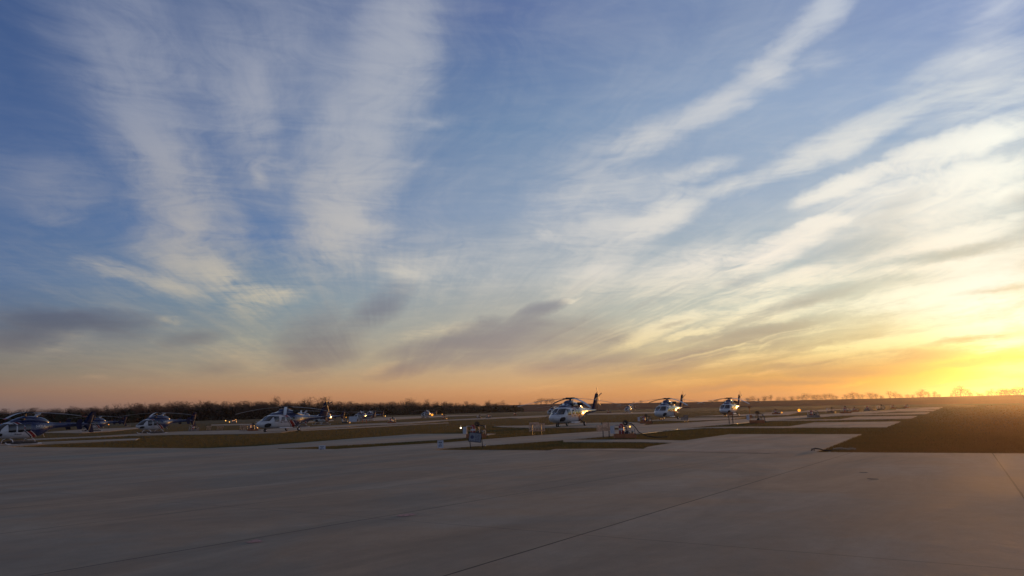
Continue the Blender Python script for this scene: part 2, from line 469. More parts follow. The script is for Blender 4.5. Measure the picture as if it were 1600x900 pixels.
def grass_ground():
    m, t, b, o = material('mown grass')
    g = t.n('ShaderNodeNewGeometry').outputs['Position']
    q = t.mapping(g, rot=(0, 0, -AX))
    a = t.noise(t.mapping(q, scale=(.012, .05, 1)), 1.0, 5.0, .6)
    c = t.noise(g, .25, 6.0, .65)
    f = t.noise(g, 6.0, 5.0, .7)
    col = t.mix(t.mr(a, .36, .64), (.042, .047, .016), (.062, .050, .020))
    col = t.mix(t.mr(c, .35, .68), t.mix(1.0, col, (.70, .72, .70), 'MULTIPLY'), col)
    col = t.mix(t.m('MULTIPLY', t.mr(f, .45, .7), .5), col, (.032, .026, .012))
    warm_tint = t.mr(t.sep(q)[1], 16.0, -14.0)  # low sun's glow painted into the ground as a rust tint
    col = t.mix(t.m('MULTIPLY', warm_tint, .8), col, t.mix(t.mr(c, .35, .68), (.11, .050, .018), (.16, .072, .026)))
    # tyre tracks and thin bare streaks worn along the mowing direction
    s = t.noise(t.mapping(q, scale=(.02, .9, 1), rot=(0, 0, R(4))), 1.0, 4.0, .6)
    col = t.mix(t.m('MULTIPLY', t.mr(s, .60, .72), .6), col, (.030, .024, .015))
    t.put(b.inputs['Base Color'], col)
    b.inputs['Roughness'].default_value = .9
    b.inputs['Specular IOR Level'].default_value = .12
    bn = t.n('ShaderNodeBump')
    bn.inputs['Strength'].default_value = 1.0
    bn.inputs['Distance'].default_value = .05
    t.put(bn.inputs['Height'], t.m('ADD', t.m('MULTIPLY', c, .5), t.m('MULTIPLY', f, .5)))
    t.put(b.inputs['Normal'], bn.outputs[0])
    return m


def blade_mat():
    m, t, b, o = material('grass blades')
    g = t.n('ShaderNodeNewGeometry')
    n = t.noise(g.outputs['Position'], .5, 4.0, .6)
    rp = g.outputs['Random Per Island']
    warm_tint = t.mr(t.sep(t.mapping(g.outputs['Position'], rot=(0, 0, -AX)))[1], 16.0, -14.0)  # the same sun glow, put into the blade colour
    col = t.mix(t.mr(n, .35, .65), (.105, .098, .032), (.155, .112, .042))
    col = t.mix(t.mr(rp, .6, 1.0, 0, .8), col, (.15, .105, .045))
    col = t.mix(t.m('MULTIPLY', warm_tint, .85), col, t.mix(rp, (.42, .17, .050), (.62, .26, .075)))
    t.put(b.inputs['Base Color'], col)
    b.inputs['Roughness'].default_value = .7
    b.inputs['Specular IOR Level'].default_value = .2
    tr = t.n('ShaderNodeBsdfTranslucent')
    t.put(tr.inputs[0], col)
    mx = t.n('ShaderNodeMixShader')
    mx.inputs[0].default_value = .5
    m.node_tree.links.new(b.outputs[0], mx.inputs[1])
    m.node_tree.links.new(tr.outputs[0], mx.inputs[2])
    m.node_tree.links.new(mx.outputs[0], o.inputs[0])
    return m


def dry_field():
    m, t, b, o = material('parched field')
    g = t.n('ShaderNodeNewGeometry').outputs['Position']
    n = t.noise(g, .02, 6.0, .6)
    f = t.noise(g, .6, 5.0, .7)
    col = t.mix(t.mr(n, .35, .65), (.15, .055, .030), (.20, .072, .036))
    col = t.mix(t.mr(f, .4, .7), col, (.11, .042, .025))
    t.put(b.inputs['Base Color'], col)
    b.inputs['Roughness'].default_value = .95
    b.inputs['Specular IOR Level'].default_value = .05
    return m


PAINT = dict(white=(.48, .50, .54), blue=(.008, .020, .085), red=(.17, .010, .014), navy=(.012, .014, .04))


def livery(name, slope, q0, bands, body=('white', 'blue'), rough=.16):
    """white nose, a slanting stripe group, blue tail: painted by a plane through the body's own axes"""
    m, t, b, o = material(name)
    c = t.n('ShaderNodeTexCoord').outputs['Object']
    x, y, z = t.sep(c)[:3]
    q = t.m('SUBTRACT', t.m('ADD', x, t.m('MULTIPLY', z, slope)), q0)
    stops = [(0.0, PAINT[body[0]])]
    pos = 0.5
    for (w, k) in bands:
        stops.append((pos, PAINT[k]))
        pos += w / 4.0
    stops.append((pos, PAINT[body[1]]))
    f = t.m('ADD', t.m('DIVIDE', q, 4.0), .5, clamp=True)
    col = t.ramp(f, stops, 'CONSTANT')
    # oily dust and rain streaks on old paint
    n = t.noise(c, 2.5, 6.0, .65)
    st = t.noise(t.mapping(c, scale=(5, 5, .7)), 1.0, 4.0, .6)
    col = t.mix(t.m('MULTIPLY', t.mr(n, .5, .75), .22), col, (.07, .06, .055))
    col = t.mix(t.m('MULTIPLY', t.mr(st, .55, .75), .18), col, (.06, .055, .05))
    # panel joints
    jx = t.m('ABSOLUTE', t.m('SUBTRACT', t.m('FRACT', t.m('DIVIDE', x, 1.13)), .5))
    col = t.mix(t.m('MULTIPLY', t.mr(jx, .004, .010, 1.0, 0.0), .6), col, (.03, .03, .035))
    t.put(b.inputs['Base Color'], col)
    t.put(b.inputs['Roughness'], t.mr(n, .35, .7, rough, rough + .16))
    b.inputs['Coat Weight'].default_value = .35
    b.inputs['Coat Roughness'].default_value = .08
    return m


M = {}
M['apron'] = concrete('apron concrete', (.325, .275, .205))
M['pad'] = concrete('helipad concrete', (.31, .27, .21), joints=False, stain=.8)
M['shoulder'] = concrete('shoulder concrete', (.34, .28, .22), joints=False, stain=.5)
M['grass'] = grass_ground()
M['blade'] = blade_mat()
M['field'] = dry_field()
M['track'] = simple('pale track', (.20, .17, .13), .9, var=.2, scale=.3)
M['dark_mark'] = simple('matte black ground', (.016, .013, .011), .75, var=.3, scale=1.5)
M['puddle'] = simple('still water', (.02, .02, .02), .06, var=.1, spec=.8)
M['bark'] = simple('bare grey brown twigs', (.10, .052, .038), .9, var=.25, scale=.4, spec=.1)
M['brush'] = simple('dark winter brush', (.028, .016, .012), .95, var=.35, scale=.15, spec=.05)
M['evergreen'] = simple('dark evergreen leaves', (.020, .026, .014), .85, var=.35, scale=.5, spec=.1)
M['s76'] = livery('white red and blue gloss paint', 1.0, 5.75, [(.10, 'white'), (.12, 'navy'), (.12, 'white'), (.62, 'red'), (.12, 'white')])
M['b407'] = livery('white and blue gloss paint', 1.25, 4.35, [(.14, 'navy'), (.12, 'white'), (.34, 'red'), (.10, 'white')])
M['blue'] = simple('blue gloss paint', PAINT['blue'], .2, var=.15, scale=2)
M['fin'] = simple('matte dark blue fin paint', (.008, .015, .050), .8, var=.2, scale=2, spec=.08)  # matte and darker than the hull blue
M['board'] = simple('worn grey notice sheet', (.17, .18, .21), .6, var=.12)
M['blue'].node_tree.nodes['Principled BSDF'].inputs['Coat Weight'].default_value = .3
M['white'] = simple('white gloss paint', (.68, .70, .74), .25, var=.08, scale=2)
M['glass'] = simple('tinted cabin glass', (.010, .012, .018), .04, var=.2, spec=.9)
M['black'] = simple('black rubber', (.014, .014, .015), .7, var=.2)
M['rotor'] = simple('pale grey rotor blade', (.36, .37, .40), .35, var=.15, scale=1.2)
M['darkrotor'] = simple('dark rotor hub metal', (.05, .05, .055), .4, metal=.6)
M['redtip'] = simple('red blade tip paint', (.35, .02, .02), .4)
M['steel'] = simple('bare steel', (.42, .42, .43), .28, metal=.9, var=.2)
M['darksteel'] = simple('dark painted steel', (.035, .035, .04), .45, metal=.3, var=.3)
M['exhaust'] = simple('sooty exhaust', (.012, .011, .010), .6)
M['wood'] = simple('weathered timber', (.52, .34, .24), .8, var=.3, scale=6, spec=.2)
M['greywood'] = simple('grey weathered timber', (.20, .17, .16), .8, var=.3, scale=6, spec=.2)
M['orange'] = simple('faded orange paint', (.26, .085, .025), .5, var=.3)
M['red'] = simple('red enamel', (.24, .012, .015), .35, var=.2)
M['sign'] = simple('white sign sheet', (.42, .45, .52), .45, var=.08)
M['navyink'] = simple('navy sign ink', (.02, .025, .07), .5)
M['pinkmark'] = simple('worn pink marking paint', (.30, .17, .16), .8, var=.4, scale=14)
M['lampwarm'] = glowing('lit amber lamp', (1.0, .50, .10), 2.6)
M['white_glint'] = glowing('white sun glint glow', (1.0, .80, .50), 5.0)  # emission in place of a pale sun reflection
M['beacon'] = glowing('orange sun glint glow', (1.0, .36, .03), 1.5)  # glows to imitate orange reflections of the sun


# ------------------------------------------------------------------ mesh helpers
class MB:
    def __init__(s):
        s.v, s.f = [], []

    def add(s, vs, fs):
        o = len(s.v)
        s.v += [tuple(v) for v in vs]
        s.f += [tuple(i + o for i in f) for f in fs]
        return s

    def box(s, cx, cy, cz, sx, sy, sz, rot=None, bev=0.0):
        hx, hy, hz = sx / 2, sy / 2, sz / 2
        vs = [Vector((a * hx, b * hy, c * hz)) for c in (-1, 1) for (a, b) in ((-1, -1), (1, -1), (1, 1), (-1, 1))]
        if rot is not None:
            vs = [rot @ v for v in vs]
        vs = [v + Vector((cx, cy, cz)) for v in vs]
        return s.add(vs, [(3, 2, 1, 0), (4, 5, 6, 7), (0, 1, 5, 4), (1, 2, 6, 5), (2, 3, 7, 6), (3, 0, 4, 7)])

    def tube(s, pts, r, n=8, caps=True):
        pts = [Vector(p) for p in pts]
        rs = r if isinstance(r, (list, tuple)) else [r] * len(pts)
        rings = []
        for i, p in enumerate(pts):
            d = (pts[min(i + 1, len(pts) - 1)] - pts[max(i - 1, 0)]).normalized()
            u = d.cross(Vector((0, 0, 1)))
            if u.length < 1e-3:
                u = d.cross(Vector((0, 1, 0)))
            u.normalize()
            w = d.cross(u)
            rings.append([p + (u * math.cos(2 * math.pi * k / n) + w * math.sin(2 * math.pi * k / n)) * rs[i] for k in range(n)])
        vs = [v for rg in rings for v in rg]
        fs = []
        for i in range(len(rings) - 1):
            for k in range(n):
                a, b_ = i * n + k, i * n + (k + 1) % n
                fs.append((a, b_, b_ + n, a + n))
        if caps:
            fs.append(tuple(range(n - 1, -1, -1)))
            fs.append(tuple(range(len(vs) - n, len(vs))))
        return s.add(vs, fs)

    def loft(s, rings, caps=True):
        n = len(rings[0])
        vs = [v for rg in rings for v in rg]
        fs = []
        for i in range(len(rings) - 1):
            for k in range(n):
                a, b_ = i * n + k, i * n + (k + 1) % n
                fs.append((a, b_, b_ + n, a + n))
        if caps:
            fs.append(tuple(range(n - 1, -1, -1)))
            fs.append(tuple(range(len(vs) - n, len(vs))))
        return s.add(vs, fs)

    def ellipsoid(s, c, r, nu=16, nv=10):
        rings = []
        for j in range(nv + 1):
            th = math.pi * (j + .02) / (nv + .04)
            rings.append([(c[0] + r[0] * math.sin(th) * math.cos(2 * math.pi * k / nu), c[1] + r[1] * math.sin(th) * math.sin(2 * math.pi * k / nu), c[2] - r[2] * math.cos(th)) for k in range(nu)])
        return s.loft(rings)

    def build(s, name, mat, parent=None, smooth=False, loc=None):
        me = bpy.data.meshes.new(name)
        me.from_pydata(s.v, [], s.f)
        me.update()
        me.materials.append(mat)
        if smooth:
            me.polygons.foreach_set('use_smooth', [True] * len(me.polygons))
            try:
                me.set_sharp_from_angle(angle=R(42))
            except Exception:
                pass
        ob = bpy.data.objects.new(name, me)
        COL.objects.link(ob)
        if parent is not None:
            ob.parent = parent
        if loc is not None:
            ob.location = loc
        return ob


def np_mesh(name, verts, tris, mat, parent=None):
    """fast mesh from numpy arrays; tris is (n, 3) or (n, 4)"""
    me = bpy.data.meshes.new(name)
    k = tris.shape[1]
    me.vertices.add(len(verts))
    me.vertices.foreach_set('co', np.ascontiguousarray(verts, dtype=np.float32).ravel())
    me.loops.add(tris.size)
    me.loops.foreach_set('vertex_index', np.ascontiguousarray(tris, dtype=np.int32).ravel())
    me.polygons.add(len(tris))
    me.polygons.foreach_set('loop_start', np.arange(0, tris.size, k, dtype=np.int32))
    me.polygons.foreach_set('loop_total', np.full(len(tris), k, dtype=np.int32))
    me.update(calc_edges=True)
    me.materials.append(mat)
    ob = bpy.data.objects.new(name, me)
    COL.objects.link(ob)
    if parent is not None:
        ob.parent = parent
    return ob


def tag(o, label=None, cat=None, group=None, kind=None):
    for k, v in (('label', label), ('category', cat), ('group', group), ('kind', kind)):
        if v:
            o[k] = v
    return o


def empty(name, loc=(0, 0, 0), rz=0.0):
    o = bpy.data.objects.new(name, None)
    o.empty_display_size = .3
    COL.objects.link(o)
    o.location = loc
    o.rotation_euler = (0, 0, rz)
    return o


def copy_tree(o, parent=None):
    c = o.copy()
    COL.objects.link(c)
    c.parent = parent
    for ch in list(o.children):
        copy_tree(ch, c)
    return c


# ------------------------------------------------------------------ ground, levee, pavements
def polygon(name, pts, z, mat, thick=0.0, label=None):
    """pavement slab; pts are plan coordinates"""
    n = len(pts)
    vs = [(x, y, z) for x, y in pts]
    mb = MB()
    if thick:
        vs += [(x, y, z - thick) for x, y in pts]
        fs = [tuple(range(n))] + [(i, i + n, (i + 1) % n + n, (i + 1) % n) for i in range(n)]
    else:
        fs = [tuple(range(n))]
    mb.add(vs, fs)
    o = mb.build(name, mat)
    me = o.data
    me.update()
    if me.polygons[0].normal.z < 0:
        me.flip_normals()
    return tag(o, kind='structure', label=label)


def area(px_pts, z=0.0):
    return [ground(x, y, z) for x, y in px_pts]


# ground sheet: gently undulating far out, flat where the aircraft stand
xs = np.concatenate([-np.geomspace(6000, 60, 34), np.linspace(-50, 50, 21), np.geomspace(60, 6000, 34)])
ys = np.concatenate([[-3000, -1000, -300, -60], np.linspace(0, 120, 25), np.geomspace(130, 9000, 50)])
gx, gy = np.meshgrid(xs, ys)
gz = np.full_like(gx, -0.02)
gv = np.stack([gx.ravel(), gy.ravel(), gz.ravel()], 1)
nx_, ny_ = len(xs), len(ys)
ii = np.arange(nx_ * ny_).reshape(ny_, nx_)
gq = np.stack([ii[:-1, :-1].ravel(), ii[:-1, 1:].ravel(), ii[1:, 1:].ravel(), ii[1:, :-1].ravel()], 1)
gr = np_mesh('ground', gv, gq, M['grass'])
tag(gr, 'flat mown olive brown airfield grass', kind='structure')

# low brown levee and rising field behind the grass, from the middle of the picture to beyond its right edge
LEV = [(560, 1330, 1500, 8.0), (700, 1250, 1420, 10.5), (800, 1150, 1300, 11.4), (850, 1100, 1260, 11.2), (1000, 1000, 1160, 8.6), (1200, 820, 960, 6.1),
       (1400, 500, 700, 4.6), (1600, 345, 600, 4.1), (1800, 300, 560, 4.0), (2200, 270, 560, 4.2), (3200, 280, 700, 4.5)]
rows = []
for (px, df, dc, hc) in LEV:
    a = R(azel(px, 640)[0])
    s_, c_ = math.sin(a), math.cos(a)
    prof = [(df, -.3), (df + (dc - df) * .25, hc * .30), (df + (dc - df) * .6, hc * .72), (dc, hc), (dc + 30, hc * 1.0), (dc + 200, hc * .6), (dc + 500, -.5)]
    rows.append([(s_ * d, c_ * d, h) for d, h in prof])
fine_rows = []
for r0, r1 in zip(rows[:-1], rows[1:]):
    for k in range(12):
        tt = k / 12
        fine_rows.append([tuple(p + (q - p) * tt + (0 if i < 2 or j == 0 else rnd.uniform(-.10, .10)) for i, (p, q) in enumerate(zip(a, b))) for j, (a, b) in enumerate(zip(r0, r1))])
fine_rows.append(rows[-1])
mb = MB()
nn = len(rows[0])
mb.add([v for r_ in fine_rows for v in r_], [(i * nn + k, i * nn + k + 1, (i + 1) * nn + k + 1, (i + 1) * nn + k) for i in range(len(fine_rows) - 1) for k in range(nn - 1)])
lv_ = mb.build('levee', M['field'], smooth=True)
lv_.data.update()
if sum(p.normal.z for p in lv_.data.polygons) < 0:
    lv_.data.flip_normals()
tag(lv_, 'long low brown levee behind the grass', kind='structure')


def strip(name, px_pts, width, z, mat, label=None):
    """a strip of constant width along ground points"""
    pts = [Vector((*ground(*p), 0)) for p in px_pts]
    a, b_ = [], []
    for i, p in enumerate(pts):
        d = (pts[min(i + 1, len(pts) - 1)] - pts[max(i - 1, 0)]).normalized()
        n = Vector((-d.y, d.x, 0))
        w = width * rnd.uniform(.7, 1.3)
        a.append((p + n * w / 2).to_tuple()[:2])
        b_.append((p - n * w / 2).to_tuple()[:2])
    return polygon(name, a + b_[::-1], z, mat, label=label)


strip('track', [(1660, 628.6), (1560, 629.3), (1440, 630.6), (1380, 631.7)], 7.0, .02, M['track'], 'pale track along the foot of the levee')

# the apron: everything this side of its straight far edge
eL, eR = Vector(ground(0, 699.5)), Vector(ground(1600, 711))
ed = (eR - eL).normalized()
en = Vector((ed.y, -ed.x))
if en.y > 0:
    en = -en
apl = [eL - ed * 120, eR + ed * 60, eR + ed * 60 + en * 90, eL - ed * 120 + en * 90]
AP = [tuple(p) for p in apl]
polygon('apron', AP, .06, M['apron'], .25, 'broad worn concrete apron with dark joints')

PAVE = []


def pave(name, px_pts, mat='pad', z=.05, label=None):
    pts = area(px_pts, z)
    PAVE.append(pts)
    return polygon(name, pts, z, M[mat], .13, label)


pave('pavement', [(150, 704.5), (300, 701.3), (400, 697), (480, 691), (560, 684.6), (620, 680.2), (650, 678), (730, 677.6), (775, 677.6), (740, 683), (683, 687.5),
                  (600, 692), (540, 695.5), (480, 698.6), (434, 700.3), (430, 704.5)], label='concrete lead-in strip left of the fuel stand')
pave('taxiway', [(505, 705.5), (520, 702), (600, 697), (700, 691), (800, 683), (870, 678), (950, 673), (988, 669), (1000, 664.5), (1070, 660.5), (1130, 656.6), (1190, 653),
                 (1250, 649.7), (1300, 646.4), (1345, 643.4), (1400, 640.5), (1440, 638), (1466, 636.3), (1468, 637.2), (1448, 640), (1392, 643.5), (1335, 647.5), (1290, 651), (1240, 654.6),
                 (1180, 659.5), (1100, 666), (1060, 670), (1000, 677), (950, 681.5), (890, 687), (830, 691), (700, 700), (655, 705.5)], z=.056, label='long concrete taxiway running to the far right')
polyA = [(880, 687.0), (1000, 686.6), (1070, 688.2), (1140, 678.4), (1346, 678.2), (1274, 706.5), (1215, 711.5), (1120, 710.5), (990, 709), (1012, 698), (1052, 691.6), (1000, 690.6), (880, 690.4)]
pave('helipad', polyA, z=.053, label='nearest concrete helipad right of the taxiway')
pave('helipad', [(1060, 669.6), (1120, 666.9), (1233, 666.2), (1272, 660), (1407, 658.4), (1384, 667.4), (1238, 668.2), (1100, 668.6), (1064, 671.8)], z=.050, label='second concrete helipad right of the taxiway')
pave('helipad', [(1175, 656.4), (1312, 655.0), (1336, 651.0), (1433, 649.8), (1424, 653.8), (1310, 656.2), (1175, 657.9)], z=.049, label='third concrete helipad right of the taxiway')
pave('helipad', [(1300, 648.6), (1366, 646.4), (1453, 643.9), (1446, 646.9), (1345, 648.6), (1300, 649.8)], z=.048, label='fourth concrete helipad right of the taxiway')
pave('helipad', [(1345, 643.2), (1390, 641.6), (1463, 640.2), (1457, 642.2), (1390, 643.3), (1345, 644.4)], z=.047, label='fifth concrete helipad right of the taxiway')
pave('helipad', [(1400, 639.2), (1470, 637.9), (1466, 639.4), (1400, 640.6)], z=.046, label='sixth concrete helipad right of the taxiway')
pave('helipad', [(1415, 637.2), (1473, 636.0), (1472, 636.9), (1415, 638.2)], z=.045, label='farthest concrete helipad right of the taxiway')
pave('helipad', [(770, 665.6), (850, 664.4), (905, 660.9), (985, 659.6), (1010, 661.2), (1000, 667.2), (990, 669.2), (950, 667.8), (900, 668.2), (830, 668.4), (785, 667.2)], z=.052, label='concrete helipad under the largest nearest helicopter')
pave('helipad', [(1010, 657.2), (1040, 653.9), (1100, 652.2), (1165, 652.0), (1140, 655.2), (1080, 657.4)], z=.051, label='concrete helipad under the middle white helicopter')
pave('helipad', [(1085, 650.4), (1140, 648.0), (1200, 645.9), (1245, 645.2), (1230, 648.2), (1170, 650.2)], z=.050, label='concrete helipad under the third white helicopter')
pave('helipad', [(1185, 645.0), (1240, 642.8), (1300, 641.0), (1290, 642.6), (1230, 645.2)], z=.049, label='empty concrete helipad beyond the third helicopter')
pave('helipad', [(1255, 641.4), (1330, 638.4), (1332, 639.6), (1270, 642.2)], z=.048, label='narrow empty helipad far beyond the taxiway bend')
pave('taxiway', [(40, 686), (150, 681.5), (200, 678.4), (280, 674.2), (400, 671.4), (470, 667.4), (560, 662.4), (640, 659.3), (700, 655.8), (760, 652.6), (840, 649.4),
                 (842, 650.6), (760, 654.8), (700, 657.2), (640, 661.7), (560, 665.3), (480, 670.2), (440, 675.6), (400, 677.4), (280, 679.0), (200, 680.8), (150, 683.4), (45, 687.6)], z=.055, label='concrete taxiway behind the left helicopters')
pave('helipad', [(-60, 697.5), (0, 694.3), (70, 690.2), (160, 686.8), (218, 684.8), (212, 687.2), (160, 689.8), (70, 694.2), (0, 698.8), (-60, 700)], z=.054, label='helipad under the leftmost helicopter')
pave('helipad', [(60, 676), (128, 671.0), (215, 667.6), (217, 669.4), (170, 674), (128, 676.4)], z=.053, label='helipad under the blue helicopter behind the leftmost one')
pave('helipad', [(330, 663.3), (430, 661.2), (520, 656.2), (522, 657.4), (430, 662.9), (330, 665.0)], z=.052, label='thin pale far strip left of centre')
pave('helipad', [(540, 659.5), (590, 652.4), (700, 648.9), (760, 647.6), (760, 648.6), (700, 650.5), (600, 656.5)], z=.051, label='far concrete strip left of centre')
pave('helipad', [(780, 652.2), (860, 648.6), (870, 650.2), (810, 653.6)], z=.050, label='far helipad left of the largest helicopter')
pave('helipad', [(915, 646.2), (1010, 644.0), (1062, 643.4), (1060, 644.8), (960, 647.4), (915, 647.8)], z=.049, label='far helipad right of the largest helicopter')
pave('taxiway', [(470, 671.6), (540, 668.0), (640, 662.9), (700, 660.2), (702, 661.0), (640, 664.0), (540, 669.6), (470, 673.2)], z=.046, label='thin concrete lane in front of the left taxiway')

# dark strips and gutter water along the slab edges
for pts, w in (([(640, 704.3), (700, 700.6), (760, 696), (830, 691.8), (885, 690.8)], .5), ([(1000, 678.3), (1060, 671.6), (1100, 669.6)], .5),
               ([(683, 688.4), (712, 686.2), (745, 684.0)], .45), ([(900, 685.5), (960, 682), (1000, 679)], .35),
               ([(1240, 655.2), (1290, 651.7), (1330, 648.3)], .5), ([(240, 679.9), (330, 679.3), (400, 678.3)], .9), ([(20, 699.6), (120, 694.8), (200, 690.6)], .7),
               ([(480, 671), (560, 666.6), (640, 662.2)], .9), ([(880, 661.0), (950, 660.0)], .4)):
    strip('dark_mark', pts, w, .012, M['dark_mark'], 'dark strip along the slab edge')
for pts, w in (([(1002, 679.2), (1030, 675.9), (1062, 671.9)], .28), ([(1146, 663.4), (1175, 660.9)], .5), ([(1236, 653.4), (1266, 651.6)], .5),
               ([(1298, 646.9), (1322, 645.6)], .6), ([(1336, 643.6), (1350, 642.6)], .8), ([(1362, 640.6), (1378, 639.4)], 1.0)):
    strip('puddle', pts, w, .075, M['puddle'], 'thin puddle mirroring the orange sky')

strip('shoulder', [(860, 705.2), (960, 704.4), (1100, 706.6), (1210, 709.6)], 1.6, .066, M['shoulder'], 'paler concrete shoulder at the apron edge')
strip('joint', [(690, 702.8), (820, 705.0), (1000, 707.9), (1215, 710.9)], .09, .072, M['dark_mark'], 'dark joint along the apron edge')
for (x, y, w) in ((397, 846.5, .13), (635, 805, .17), (1350, 738.5, .12), (1362, 748.5, .14)):
    gx0, gy0 = ground(x, y, .06)
    n = 11
    pts = []
    for k in range(n):
        a = 2 * math.pi * k / n
        r_ = w * rnd.uniform(.55, 1.1)
        pts.append((gx0 + math.cos(a) * r_ * 1.1, gy0 + math.sin(a) * r_ * 1.6))
    polygon('paint_mark' if y > 760 else 'stain', pts, .066, M['pinkmark'] if y > 760 else M['dark_mark'], label='worn pink paint mark on the apron' if y > 760 else 'small dark oil spot on the apron')


# ------------------------------------------------------------------ helicopters (x runs aft from the nose, y to starboard, z up)
def smooth_stations(st, n=44):
    st = np.array(st, float)
    x = st[:, 0]
    out = []
    xs_ = np.concatenate([[x[0]], x[0] + (x[-1] - x[0]) * (np.linspace(0, 1, n)[1:-1] ** 1.35), [x[-1]]])
    for q in xs_:
        i = min(max(np.searchsorted(x, q) - 1, 0), len(x) - 2)
        t = (q - x[i]) / (x[i + 1] - x[i])
        row = [q]
        for c in range(1, st.shape[1]):
            p1, p2 = st[i, c], st[i + 1, c]
            m1 = (p2 - st[i - 1, c]) / (x[i + 1] - x[i - 1]) * (x[i + 1] - x[i]) if i > 0 else (p2 - p1)
            m2 = (st[i + 2, c] - p1) / (x[i + 2] - x[i]) * (x[i + 1] - x[i]) if i < len(x) - 2 else (p2 - p1)
            row.append((2 * t**3 - 3 * t**2 + 1) * p1 + (t**3 - 2 * t**2 + t) * m1 + (-2 * t**3 + 3 * t**2) * p2 + (t**3 - t**2) * m2)
        out.append(row)
    return np.array(out)


class Body:
    """lofted hull; columns x, z bottom, z top, half width, exponent"""
    def __init__(s, st):
        s.t = smooth_stations(st)

    def p(s, x, th, off=0.0):
        r = [np.interp(x, s.t[:, 0], s.t[:, c]) for c in range(1, 5)]
        zb, zt, hw, e = r
        c, n = math.cos(th), math.sin(th)
        cy = math.copysign(abs(c) ** (2 / e), c)
        cz = math.copysign(abs(n) ** (2 / e), n)
        return Vector((x, (hw + off) * cy, (zb + zt) / 2 + ((zt - zb) / 2 + off) * cz))

    def mesh(s, mb=None, n=28):
        mb = mb or MB()
        mb.loft([[s.p(row[0], -2 * math.pi * k / n) for k in range(n)] for row in s.t])
        return mb

    def patch(s, x0, x1, a0, a1, off=.012, lean=0.0, thick=.02, nu=7, nv=7, rnd_=.16):
        """rounded pane that follows the hull; angles in degrees"""
        mb = MB()
        vs, fs = [], []
        for lay in (off, off - thick):
            for i in range(nu):
                for j in range(nv):
                    u, v = -1 + 2 * i / (nu - 1), -1 + 2 * j / (nv - 1)
                    uu, vv = u * (1 - rnd_ * v * v), v * (1 - rnd_ * u * u)
                    x = (x0 + x1) / 2 + uu * (x1 - x0) / 2 + lean * vv
                    vs.append(s.p(x, R((a0 + a1) / 2 + vv * (a1 - a0) / 2), lay))
        N = nu * nv
        for i in range(nu - 1):
            for j in range(nv - 1):
                a = i * nv + j
                fs.append((a, a + 1, a + nv + 1, a + nv))
        rim = [j for j in range(nv)] + [i * nv + nv - 1 for i in range(1, nu)] + [(nu - 1) * nv + j for j in range(nv - 2, -1, -1)] + [i * nv for i in range(nu - 2, 0, -1)]
        for k in range(len(rim)):
            a, b_ = rim[k], rim[(k + 1) % len(rim)]
            fs.append((a, b_, b_ + N, a + N))
        return mb.add(vs, fs)


def _rows(B, x):
    return [float(np.interp(x, B.t[:, 0], B.t[:, c])) for c in range(1, 5)]


def _inside(B, x, y, z):
    zb, zt, hw, e = _rows(B, x)
    return (abs(y) / hw) ** e + (abs(z - (zb + zt) / 2) / ((zt - zb) / 2)) ** e < 1


def pane(B, mode, a0, a1, z0, z1, side=1, top=1.0, rnd_=.05, off=.014, n=10, xmax=3.0):
    """pane cut to a rectangle seen from the front (mode y) or from the side (mode x), laid on the hull"""
    front, back = [], []
    for i in range(n):
        for j in range(n):
            u, v = -1 + 2 * i / (n - 1), -1 + 2 * j / (n - 1)
            uu, vv = u * (1 - rnd_ * v * v), v * (1 - rnd_ * u * u)
            z = (z0 + z1) / 2 + vv * (z1 - z0) / 2
            k = 1 + (top - 1) * (vv + 1) / 2
            if mode == 'y':
                y = (a0 + (a1 - a0) * (uu + 1) / 2 * k)
                lo, hi = 0.0, xmax
                for _ in range(26):
                    m_ = (lo + hi) / 2
                    if _inside(B, m_, y, z):
                        hi = m_
                    else:
                        lo = m_
                x = hi
                front.append(Vector((x - off, side * (y + off * .6), z + off * .6)))
                back.append(Vector((x + .02, side * (y - .02), z - .01)))
            else:
                x = (a0 + a1) / 2 + uu * (a1 - a0) / 2 + (top - 1) * (vv + 1) / 2 * (1 if uu < 0 else 0)
                zb, zt, hw, e = _rows(B, x)
                y = hw * max(0.0, 1 - (min(1, abs(z - (zb + zt) / 2) / ((zt - zb) / 2))) ** e) ** (1 / e)
                front.append(Vector((x, side * (y + off), z)))
                back.append(Vector((x, side * (y - .02), z)))
    N = n * n
    fs = []
    for i in range(n - 1):
        for j in range(n - 1):
            a = i * n + j
            fs.append((a, a + 1, a + n + 1, a + n) if side < 0 else (a, a + n, a + n + 1, a + 1))
    rim = [j for j in range(n)] + [i * n + n - 1 for i in range(1, n)] + [(n - 1) * n + j for j in range(n - 2, -1, -1)] + [i * n for i in range(n - 2, 0, -1)]
    for k in range(len(rim)):
        a, b_ = rim[k], rim[(k + 1) % len(rim)]
        fs.append((a, b_, b_ + N, a + N))
    mb = MB()
    return mb.add(front + back, fs)


def blade_mb(r0, r1, chord, droop, root=.0, thick=.045, n=14, z=0.0, twist=6):
    mb = MB()
    rings = []
    for i in range(n + 1):
        t = i / n
        r = r0 + (r1 - r0) * t
        zz = z - droop * (r / 6.7) ** 2
        c = chord * (.55 if i == 0 else 1.0) * (.7 if i == n else 1.0)
        a = R(twist * (1 - t))
        prof = [(-.5, 0), (-.3, .5), (.1, .42), (.5, 0), (.1, -.42), (-.3, -.5)]
        rings.append([(r, c * (u * math.cos(a)), zz + thick * v + c * u * math.sin(a)) for u, v in prof])
    return mb.loft(rings)


